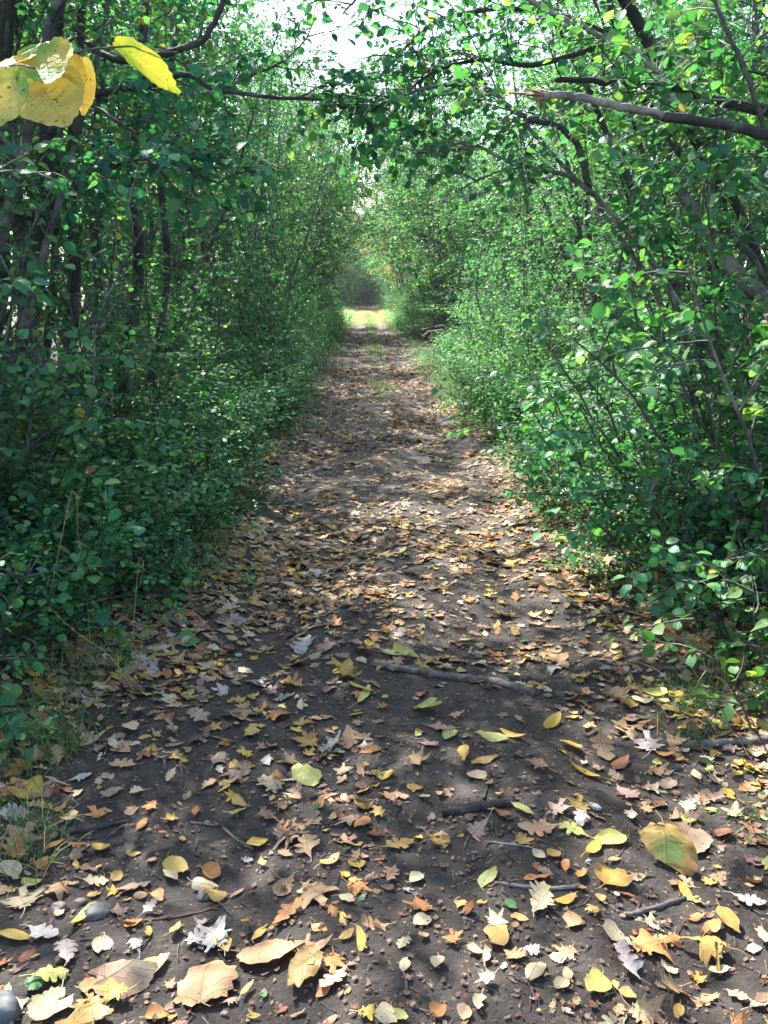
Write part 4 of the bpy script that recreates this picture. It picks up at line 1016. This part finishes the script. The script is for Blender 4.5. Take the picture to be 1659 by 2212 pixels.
def leaf_geom(kind, rng, size, color, curl=1.0):
    o2 = roughen(outline_for(kind, rng), rng)
    sg = 1 if rng.random() < .72 else -1
    V, Q, V2 = blade(o2, rng, 1.0, cup=sg * rng.uniform(.1, .8) * curl, bend=rng.uniform(-.2, .8) * curl * (sg if rng.random() < .7 else 1), twist=rng.normal(0, .3) * curl, wave=rng.uniform(.02, .06) * (.6 + curl * .6),
                     rings=(0, .55, 1.0) if size < .05 else (0, .4, .75, 1.0))
    V = V * size
    # petiole
    n0 = len(V); b_ = V[:len(o2)][np.argmin(V2[:len(o2), 1])]; L_ = size * rng.uniform(.2, .5); a = rng.normal(0, .3); w = .0007 + size * .006
    e1 = b_ + np.array([math.sin(a), -math.cos(a), .1]) * L_ * .5; e2 = e1 + np.array([math.sin(a * 2), -math.cos(a * 2), -.15]) * L_ * .5
    V = np.vstack([V, b_ - [w, 0, 0], b_ + [w, 0, 0], e1 - [w * .8, 0, 0], e1 + [w * .8, 0, 0], e2 - [w, 0, 0], e2 + [w, 0, 0]])
    Q = np.vstack([Q, [(n0, n0 + 1, n0 + 3, n0 + 2), (n0 + 2, n0 + 3, n0 + 5, n0 + 4)]])
    V2 = np.vstack([V2, np.full((6, 2), .5)])
    c = np.array(color) * rng.uniform(.85, 1.12)
    C = np.tile(c, (len(V), 1))
    C *= 1 - .22 * np.clip(np.abs(V2[:, :1]) * 2 + rng.normal(0, .15, (len(V), 1)), 0, 1)       # dry rim
    if rng.random() < .5: C *= (1 + .18 * np.sin(V2[:, 1:2] * 5 + rng.uniform(0, 6)) * np.array([.4, 1, .7]))
    C *= .93 + .14 * rng.random((len(V), 1))
    C[n0:] = c * .8
    # tilt, spin
    tx, ty = rng.normal(0, .10 + .08 * curl, 2); rz = rng.uniform(0, 6.28)
    if rng.random() < .06: tx += rng.choice((-1, 1)) * .8
    return V, Q, C, V2, tx, ty, rz
def rotm(tx, ty, rz):
    cx_, sx = math.cos(tx), math.sin(tx); cy_, sy = math.cos(ty), math.sin(ty); cz, sz = math.cos(rz), math.sin(rz)
    return np.array([(cz, -sz, 0), (sz, cz, 0), (0, 0, 1)]) @ np.array([(1, 0, 0), (0, cx_, -sx), (0, sx, cx_)]) @ np.array([(cy_, 0, sy), (0, 1, 0), (-sy, 0, cy_)])
def settle(V, x, y, size, rng, flat=.75, lay=0.0):
    """lay the blade on the soil: it follows the ground under it"""
    W = V + [x, y, 0]; g_ = H(W[:, 0], W[:, 1]); lo = np.quantile(V[:, 2], .06)
    W[:, 2] = g_ + (V[:, 2] - lo) * flat + .0015 + lay
    W[:, 2] = np.maximum(W[:, 2], g_ + .0008)
    return W
things = []
def fallen(kind, colr, x, y, size, rng, curl=1.0, rz=None, lay=0.0, label=None, blotch=None):
    V, Q, C, V2, tx, ty, r_ = leaf_geom(kind, rng, size, PAL[colr], curl)
    V = V @ rotm(tx, ty, r_ if rz is None else rz).T
    W = settle(V, x, y, size, rng, lay=lay); b0 = np.array([x, y, float(H(x, y))])
    if blotch is not None:
        f = np.clip(np.sin(V2[:, 0] * 7 + blotch[0]) + np.sin(V2[:, 1] * 6 + blotch[0] * 2), 0, 1)[:, None]; C = C * (1 - f) + np.array(blotch[1]) * f
    o = mk(SH[kind], W - b0, [Q], C, V2, [M['litter'] if colr not in ('yellow', 'yellow-green', 'golden', 'green') else M['yellow_dry']]); o.location = b0
    things.append(dict(o=o, kind=kind, colr=colr, size=size, x=x, y=y, label=label)); return o
M['yellow_dry'] = foliage_mat('fresh_fallen_leaf', 0.22, 0.5, (1.2, 1.0, .4), spots=0.7, veins=0.6, obj_var=False, spec=0.4, spot_scale=50)

# the ones that can be recognised: crop (5 lower left, 6 lower right) px, py, length in crop px, kind, colour, label
HL = [
 (5,1335,565,150,'round','yellow-green','big smooth yellow-green leaf lying in the middle of the path'),
 (5,1330,430,115,'maple','golden','crumpled golden leaf behind the big yellow-green one'),
 (5,1205,315,150,'maple','orange','broad orange-tan maple leaf left of the path centre'),
 (5,535,525,130,'oak','tan','tan lobed oak leaf near the left grass'),
 (5,860,320,130,'oak','pale brown','greyish brown oak leaf above the tan one on the left'),
 (5,570,365,110,'oval','cream','cream curled leaf just right of the left grass'),
 (5,605,295,100,'oak','tan',None),(5,480,200,70,'oval','orange',None),(5,330,180,160,'maple','tan','large tan leaf caught in the left grass'),
 (5,95,1110,165,'maple','cream','large ragged cream leaf at the left edge'),
 (5,350,1190,140,'long','yellow','long yellow leaf touching the grey-green stone'),
 (5,60,1265,140,'long','yellow','twisted yellow leaf at the left border of the frame'),
 (5,290,1335,175,'oak','pale grey','pale silvery oak leaf with sharp lobes at lower left'),
 (5,180,1265,150,'oak','pale grey','silvery oak leaf behind the paler one at lower left'),
 (5,440,1310,95,'oval','cream','glowing cream-orange oval leaf at lower left'),
 (5,650,1395,150,'oval','yellow-green','pale yellow pointed leaf standing on edge at lower left'),
 (5,610,1400,80,'oval','orange',None),
 (5,915,1265,190,'maple','pale grey','bleached white leaf in the sun patch near the bottom'),
 (5,850,1280,110,'oak','pale grey','small bleached lobed leaf under the white one'),
 (5,970,1315,100,'oval','yellow','folded yellow leaf below the bleached white leaf'),
 (5,1060,1230,110,'long','yellow','yellow leaf forming the left arm of a V'),
 (5,1120,1250,120,'long','yellow','yellow leaf forming the right arm of a V'),
 (5,1150,1350,330,'round','tan','very large tan leaf with torn edge near the bottom'),
 (5,1330,1320,200,'maple','tan','tan leaf lying over the very large one'),
 (5,1310,1410,170,'round','golden','golden round leaf on top of the very large tan leaf'),
 (5,1325,1395,80,'oval','yellow','small yellow leaf on the golden round leaf'),
 (5,1430,1400,130,'maple','orange',None),
 (5,880,1495,290,'round','tan','huge crumpled tan leaf at the bottom left of centre'),
 (5,490,1450,250,'round','pale brown','wide pale brown leaf beneath orange leaves at the bottom'),
 (5,240,1570,220,'round','cream','broad cream leaf near the corner stone'),
 (5,480,1530,170,'maple','yellow','bright golden-yellow leaf on the wide pale brown leaf'),
 (5,400,1620,230,'maple','golden','big golden-orange leaf at the bottom edge'),
 (5,220,1440,160,'oak','yellow-green','deeply lobed yellow-green oak leaf at lower left'),
 (5,385,1490,80,'oval','orange',None),(5,455,1480,70,'oval','orange',None),
 (5,670,1100,70,'oval','golden','small glowing orange leaf left of the cream curled pair'),
 (5,930,1095,95,'oval','golden','orange-yellow leaf of the curled pair'),
 (5,890,1060,110,'oval','cream','cream leaf of the curled pair'),
 (5,760,970,120,'oval','yellow','speckled yellow leaf below the slanting twig'),
 (5,905,1000,95,'oval','orange','curled rusty orange leaf beside the speckled yellow one'),
 (5,735,1005,80,'oval','cream',None),
 (5,1235,1175,180,'oak','orange','pointed tan-orange oak leaf on bare soil left of centre'),
 (5,1430,935,100,'oval','golden','golden oval leaf with a hole in it'),
 (5,1110,865,95,'oval','yellow','bright yellow leaf at the end of the slanting twig'),
 (5,1330,885,150,'oak','tan','tan oak leaf in the middle of the lower path'),
 (5,1150,745,110,'oak','brown','dark brown oak leaf on the wet soil'),
 (5,845,725,65,'oval','orange',None),(5,450,890,110,'oval','yellow',None),(5,1135,955,50,'oval','yellow',None),
 (5,1480,135,160,'maple','golden','crumpled golden leaf in the path centre'),
 (5,1580,215,130,'long','yellow-green',None),(5,1560,190,120,'long','yellow',None),
 (5,145,1480,70,'round','green','round fresh green leaf beside the corner stone'),
 (5,1505,1105,80,'oval','cream','cream white leaf touching a small green one'),
 (5,1565,1120,50,'oval','green','small green leaf touching the cream white one'),
 (5,1450,1460,150,'oak','cream','pale lobed leaf right of the golden round leaf'),
 (5,1395,1505,80,'oval','orange',None),(5,1500,1260,80,'oval','golden',None),(5,1570,1300,130,'long','yellow',None),
 (5,185,960,65,'oval','orange',None),(5,235,870,90,'long','orange',None),(5,40,1010,100,'oval','cream',None),
 (5,240,1080,130,'maple','tan',None),(5,410,1030,110,'oak','cream',None),(5,50,730,130,'oak','pale grey',None),
 (5,740,580,80,'oak','cream',None),(5,590,640,80,'oak','cream',None),(5,300,755,80,'oval','tan',None),(5,1020,740,90,'long','yellow-green',None),(5,1035,700,70,'oval','golden',None),
 (5,730,760,80,'maple','golden',None),(5,620,780,70,'oval','orange',None),(5,1560,780,80,'oval','orange',None),(5,1500,770,120,'maple','pale brown',None),
 (5,650,1150,90,'oak','pale grey',None),(5,765,1240,80,'oval','golden',None),(5,1070,1500,90,'long','golden',None),(5,1140,1515,50,'oval','green',None),(5,1600,1600,110,'maple','yellow',None),
 (6,180,285,130,'round','yellow-green','wide yellow-green leaf lying flat right of centre'),
 (6,470,405,130,'long','yellow-green','left half of a curled yellow-green compound leaf'),
 (6,560,400,120,'long','yellow','right half of a curled yellow compound leaf'),
 (6,810,450,105,'oval','yellow','bright yellow pointed leaf right of the compound leaf'),
 (6,340,480,130,'long','yellow','twisted yellow leaf above the bent dark twig'),
 (6,430,500,120,'long','golden',None),(6,870,555,120,'long','yellow','long yellow leaf curling towards the camera'),
 (6,665,525,90,'maple','tan',None),(6,150,510,110,'maple','tan','crumpled light tan leaf right of the path centre'),
 (6,1045,650,130,'oak','dull pink','pinkish grey oak leaf right of the pale pebble'),
 (6,850,760,100,'oak','pale grey','pale grey lobed leaf on the bare soil'),
 (6,1065,748,85,'oak','pale grey','small silvery leaf with toothed edge right of the pale grey one'),
 (6,670,800,170,'oak','tan','long tan oak leaf above the bright bare soil'),
 (6,820,805,140,'oak','yellow-green','yellow-green lobed leaf joined to the long tan one'),
 (6,60,870,150,'oak','golden','gold-tan lobed leaf lying right of centre'),
 (6,975,855,130,'oval','yellow-green','pointed yellow oval leaf, the upper of two alike'),
 (6,915,890,115,'long','yellow','narrow yellow leaf, the lower of two alike'),
 (6,1210,925,240,'round','golden','largest golden leaf on the right, blotched with green'),
 (6,1290,860,230,'round','pale brown','large greyish leaf under the big golden one'),
 (6,1290,880,110,'round','orange','orange leaf resting on the big golden one'),
 (6,980,1010,150,'oval','golden','tan-gold leaf with a long drawn tip'),
 (6,780,960,70,'oval','orange',None),(6,850,1000,80,'oval','golden',None),(6,735,915,65,'oval','golden',None),(6,670,920,70,'oval','cream',None),
 (6,30,1000,110,'oak','tan',None),(6,135,1015,75,'oval','cream','cream oval leaf beside the green leaf'),
 (6,140,1140,150,'maple','orange','glowing orange pointed leaf throwing a shadow on bare soil'),
 (6,160,1200,80,'oval','cream','cream leaf tucked under the glowing orange one'),
 (6,550,1130,60,'oval','green','dark green leaf lying on the soil'),
 (6,490,1200,110,'maple','cream',None),(6,490,1272,125,'oval','golden','orange-gold oval leaf on the needle-strewn soil'),
 (6,680,1120,170,'oak','cream','cream oak leaf with wavy edge below the pale curved twig'),
 (6,780,1110,130,'long','yellow',None),(6,815,1205,95,'oval','tan',None),(6,1000,1258,115,'oval','cream',None),(6,900,1150,90,'maple','golden',None),
 (6,1570,1115,150,'oak','pale grey','white oak leaf with wavy edge at the right border'),
 (6,1040,1395,190,'oak','pale grey','white lobed oak leaf at the lower right'),
 (6,910,1475,140,'oval','yellow-green','spotted yellow leaf at the lower right'),(6,1000,1475,60,'oval','yellow-green',None),
 (6,1380,1325,210,'maple','golden','large crumpled golden leaf at the lower right'),
 (6,1360,1450,80,'maple','yellow','small bright yellow leaf below the crumpled golden one'),
 (6,650,1420,140,'oval','cream','cream half-moon leaf near the bottom edge'),
 (6,395,1330,75,'oval','cream',None),(6,450,1360,85,'long','cream',None),(6,435,1465,100,'maple','cream',None),(6,770,1470,80,'oval','cream',None),(6,790,1430,60,'oval','tan',None),
 (6,1055,1515,70,'oval','golden',None),(6,230,1585,75,'oval','orange','orange curled leaf at the bottom edge'),
 (6,1625,1265,120,'oak','cream',None),(6,1420,1235,130,'long','orange','long rusty orange leaf at the lower right'),(6,1480,1205,120,'oval','golden',None),
 (6,1470,830,100,'oval','rusty','rust-red curled leaf at the right'),(6,1350,568,80,'oval','cream','cream leaf with a brown edge at the right'),
 (6,10,1600,110,'oval','cream',None),(6,65,1615,70,'oval','yellow-green',None),(6,410,1560,80,'oval','cream',None),(6,230,1385,75,'oval','cream',None),(6,290,1280,90,'maple','orange',None),
 (6,560,1350,120,'oak','tan',None),(6,640,1325,100,'oak','pale grey',None),(6,90,1290,110,'oak','cream',None),(6,90,1390,110,'long','cream',None),(6,1275,1600,90,'oval','golden',None),
 (6,1520,1530,100,'oak','tan',None),(6,1440,1420,90,'oval','cream',None),(6,1350,1180,80,'oval','orange',None),(6,1500,730,110,'maple','cream',None),(6,1150,430,150,'maple','pale grey',None),(6,940,465,180,'oak','tan',None),
 (6,1180,520,70,'oval','yellow-green',None),(6,1600,480,70,'oval','cream',None),(6,1430,485,60,'oval','golden',None),(6,1500,455,90,'maple','dull pink',None),(6,1020,520,110,'oval','rusty',None),
 (6,730,345,140,'long','yellow',None),(6,1170,210,100,'oval','yellow-green',None),(6,1120,245,90,'oval','cream',None),(6,1240,290,90,'oval','golden',None),(6,600,195,80,'oval','yellow',None),(6,650,205,90,'long','golden',None),
 (6,250,365,130,'oak','pale brown',None),(6,285,400,80,'oval','yellow-green',None),(6,520,660,90,'oval','tan',None),(6,510,740,80,'oval','rusty',None),(6,600,720,100,'long','yellow-green',None),(6,745,720,120,'maple','dull pink',None),
 (6,400,575,80,'oval','cream',None),(6,175,665,75,'oval','cream',None),(6,50,50,130,'long','yellow-green','pale yellow compound leaf lying beside the long thick stick'),(6,90,55,120,'long','yellow-green',None),
]
rng = np.random.default_rng(99); cnt = 0; occupied = []
for k, (cr, cx_, cy_, ln_, kind, colr, lb) in enumerate(HL):
    px = cx_ * .5 + (829.5 if cr == 6 else 0); py = cy_ * .5 + 1393.7
    p = hit(px, py); dep = to_px(p)[2]; size = min(.145, .92 * ln_ * .5 / F * dep * (1.22 if kind in ('oval', 'long') else 1.12))
    curl = 1.3 if lb and ('curled' in lb or 'crumpled' in lb or 'twisted' in lb) else .8
    bl = (2.0, (.16, .22, .05)) if lb and 'blotched' in lb else None
    fallen(kind, colr, p[0], p[1], size, rng, curl, label=lb, lay=.004 + .0012 * (k % 7) + (.014 if lb and (' on top' in lb or 'resting' in lb or ' on the ' in lb and 'leaf' in lb.split(' on the ')[1]) else 0), blotch=bl)
    occupied.append((p[0], p[1], size))
    if lb: landmarks.append(('the ' + ' '.join(lb.split()[:4]), p[:2])) if False else None
KINDS_ = ['oval', 'long', 'oak', 'maple', 'round']; KP = [.40, .12, .25, .20, .03]
COLS = list(PAL); CP = {'oval': dict(yellow=.13, golden=.12, orange=.09, tan=.19, cream=.13, brown=.12, rusty=.05, **{'yellow-green': .07, 'pale brown': .13, 'green': .02, 'dull pink': .02})}
CP['long'] = CP['oval']; CP['round'] = CP['oval']
CP['oak'] = dict(tan=.26, cream=.13, brown=.13, golden=.10, orange=.08, **{'pale grey': .10, 'pale brown': .13, 'dull pink': .07})
CP['maple'] = dict(tan=.26, cream=.12, brown=.09, golden=.14, orange=.15, yellow=.08, rusty=.06, **{'pale brown': .07, 'pale grey': .03})
def pick(dct, rng):
    k = list(dct); w = np.array([dct[i] for i in k]); return k[rng.choice(len(k), p=w / w.sum())]
def litter_density(x, y):
    u = abs(x - path_c(y)) / float(path_hw(y)); trk = math.exp(-((abs(x - path_c(y)) - .62) / .25) ** 2)
    d = (.52 + .65 * min(1, u ** 2)) * (1 - .25 * trk) * (1 + .3 * min(1, max(0, (y - 3.4) / 4)))
    if 1.7 < y < 3.6 and 0.1 < x < .8: d *= .3
    if u > 1.35: d *= max(.25, 1 - (u - 1.35) * .8)
    d *= .7 + .5 * (math.sin(x * 3.1 + 1.0 + y) * math.sin(y * 2.3 + x * 1.4))
    return d
cand = [(path_c(60) + float(rng.normal(0, .9)), 74 + 30 * rng.random(), .10, 'maple') for k in range(2200)]
while len(cand) < 50000:
    r = rng.random()
    if r < .27: y = 1.45 + rng.random() * 4.5; x = rng.uniform(-2.1, 2.5)
    elif r < .62: y = 5.9 + rng.random() ** 1.1 * 14; x = path_c(y) + rng.uniform(-2.2, 2.2)
    else: y = 18 + rng.random() ** 1.2 * 88; x = path_c(y) + rng.uniform(-2.0, 2.0)
    if rng.random() > litter_density(x, y) * .95: continue
    kind = KINDS_[rng.choice(5, p=KP)]
    s = rng.lognormal(math.log(.040 if kind in ('oval', 'long', 'round') else .060), .36); s = min(s, .14)
    if y > 18: s *= 1.25
    cand.append((x, y, s, kind))
def shown(c):
    x, y, s, _ = c; px, py, d = to_px((x, y, float(H(x, y))))
    if not (-10 < px < 1669 and 600 < py < 2222): return 0
    if abs(x - path_c(y)) > path_hw(y) + .05: return 0
    return s / d * math.sqrt(1.5 / d)
sz = np.array([shown(c) for c in cand]); order = np.argsort(-sz)
taken = 0; rest = []
need = 300 - len(HL)
for i in order:
    x, y, s, kind = cand[i]
    if any((x - a) ** 2 + (y - b_) ** 2 < (.42 * (s + s2)) ** 2 for a, b_, s2 in occupied) and y < 3.2: continue
    if taken < need and sz[i] > 0:
        fallen(kind, pick(CP[kind], rng), x, y, s, rng, rng.uniform(.6, 1.7)); taken += 1
    else: rest.append(cand[i])
# the uncounted rest, one object
tpls = {}
for kind in KINDS_:
    tpls[kind] = []
    for v in range(16):
        r2 = np.random.default_rng(500 + v + 20 * KINDS_.index(kind)); o2 = roughen(outline_for(kind, r2), r2)
        if kind in ('oval', 'long'): o2 = o2[::1]
        V, Q, V2 = blade(o2, r2, 1.0, cup=r2.choice((-1, 1, 1)) * r2.uniform(.1, .6), bend=r2.uniform(-.2, .6), twist=r2.normal(0, .35), wave=r2.uniform(.02, .08), rings=(0, .55, 1.0)); tpls[kind].append((V, Q, V2))
Vs, Qs, Cs, Us = [], [], [], []; n = 0
frag = []
while len(frag) < 17000:
    y = 1.45 + rng.random() ** 1.5 * 14; x = path_c(y) + rng.normal(0, .95)
    frag.append((x, y, rng.uniform(.005, .022), KINDS_[rng.choice(5, p=[.45, .25, .15, .15, 0])]))
for j, (x, y, s, kind) in enumerate(rest + frag):
    V, Q, V2 = tpls[kind][rng.integers(16)]
    W = (V * s) @ rotm(rng.normal(0, .2), rng.normal(0, .2), rng.uniform(0, 6.28)).T
    if y < 9: W = settle(W, x, y, s, rng, lay=rng.uniform(0, .006))
    else: W = W + [x, y, float(H(x, y)) + .004 - W[:, 2].min() * .6]
    isf = j >= len(rest)
    c = PAL[pick(CP[kind], rng)] if not isf else PAL[('brown', 'pale brown', 'rusty', 'tan', 'brown', 'dull pink')[rng.integers(6)]]
    if y > 12 and rng.random() < .5: c = PAL[('rusty', 'brown', 'orange', 'tan', 'pale brown')[rng.integers(5)]]
    Cs.append(np.tile(np.array(c) * (rng.uniform(.35, .8) if isf else rng.uniform(.6, 1.15)), (len(V), 1))); Vs.append(W); Qs.append(Q + n); Us.append(V2); n += len(V)
tag(mk('leaf_litter', np.vstack(Vs), [np.vstack(Qs)], np.vstack(Cs), np.vstack(Us), [M['litter']]), 'scattered fallen leaves and leaf scraps carpeting the path', None, kind='stuff')

# labels for the leaves: look first, then where it lies relative to something one can find
used = {}
def size_word(s): return 'tiny' if s < .034 else 'small' if s < .05 else 'medium' if s < .072 else 'large'
for t in things:
    if t['label']: continue
    px, py, d = to_px((t['x'], t['y'], float(H(t['x'], t['y']))))
    best = min(landmarks, key=lambda l: (l[1][0] - t['x']) ** 2 + (l[1][1] - t['y']) ** 2)
    dx, dy = t['x'] - best[1][0], t['y'] - best[1][1]
    rel = ('right of' if dx > 0 else 'left of') if abs(dx) > abs(dy) * .7 else ('beyond' if dy > 0 else 'nearer than')
    key = '%s %s %s leaf %s %s' % (size_word(t['size']), t['colr'], {'oval': 'oval', 'long': 'narrow', 'oak': 'oak', 'maple': 'maple', 'round': 'round'}[t['kind']], rel, best[0])
    t['key'] = key; t['dd'] = math.hypot(dx, dy); used.setdefault(key, []).append(t)
for key, ts in used.items():
    ts.sort(key=lambda t: t['dd'])
    for i, t in enumerate(ts): t['label'] = key if len(ts) == 1 else key + ', ' + ORD[i] + ' nearest'
for t in things: tag(t['o'], t['label'], 'leaf', 'fallen leaves lying on the path')

# ------------------------------------------------------------------ drop the prototypes
for lst in protos.values():
    for o in lst:
        for ch in list(o.children): bpy.data.objects.remove(ch)
        bpy.data.objects.remove(o)

# ------------------------------------------------------------------ air
x0, x1, y0, y1 = gx[0] - 3, gx[-1] + 3, gy[0] - 3, gy[-1] + 3
z0, z1 = -2.0, 30.0
hz = mk('haze', (cube + 1) / 2 * [x1 - x0, y1 - y0, z1 - z0] + [x0, y0, z0], [cq], smooth=False)
hm, hnt, hout = mat('haze_air'); pv = node(hnt, 'ShaderNodeVolumePrincipled'); pv.inputs['Color'].default_value = (.95, .98, 1, 1)
pv.inputs['Density'].default_value = .0004; pv.inputs['Anisotropy'].default_value = .1
hnt.links.new(pv.outputs[0], hout.inputs['Volume']); hz.data.materials.append(hm)
tag(hz, 'thin pale haze filling the air down the path', None, kind='stuff')
# ------------------------------------------------------------------ light
SUN_EL, SUN_AZ = R(47), R(-32)                # azimuth from +Y, towards -X (left and ahead)
sd = Vector((math.sin(SUN_AZ) * math.cos(SUN_EL), math.cos(SUN_AZ) * math.cos(SUN_EL), math.sin(SUN_EL)))
sl = bpy.data.lights.new('sun', 'SUN'); sl.energy = 5.0; sl.angle = R(.53); sl.color = (1, .95, .87)
so = bpy.data.objects.new('sun', sl); col.objects.link(so); so.rotation_euler = sd.to_track_quat('Z', 'Y').to_euler(); so.location = (0, 0, 50)
w = bpy.data.worlds.new('World'); sc.world = w; w.use_nodes = True; nt = w.node_tree; nt.nodes.clear()
out = nt.nodes.new('ShaderNodeOutputWorld'); bg = nt.nodes.new('ShaderNodeBackground'); sky = nt.nodes.new('ShaderNodeTexSky')
sky.sky_type = 'NISHITA'; sky.sun_disc = False; sky.sun_elevation = SUN_EL; sky.sun_rotation = SUN_AZ; sky.air_density = 1.0; sky.dust_density = 2.0; sky.ozone_density = 1.0
bg.inputs[1].default_value = .12
nt.links.new(sky.outputs[0], bg.inputs[0]); nt.links.new(bg.outputs[0], out.inputs[0])
vs = sc.view_settings; vs.view_transform = 'Standard'; vs.look = 'None'; vs.exposure = 2.15; vs.gamma = 1.0; vs.use_curve_mapping = False
cy = sc.cycles
cy.max_bounces = 7; cy.diffuse_bounces = 4; cy.transmission_bounces = 5; cy.adaptive_threshold = .02; cy.glossy_bounces = 2; cy.use_denoising = True
cy.sample_clamp_indirect = 6.0
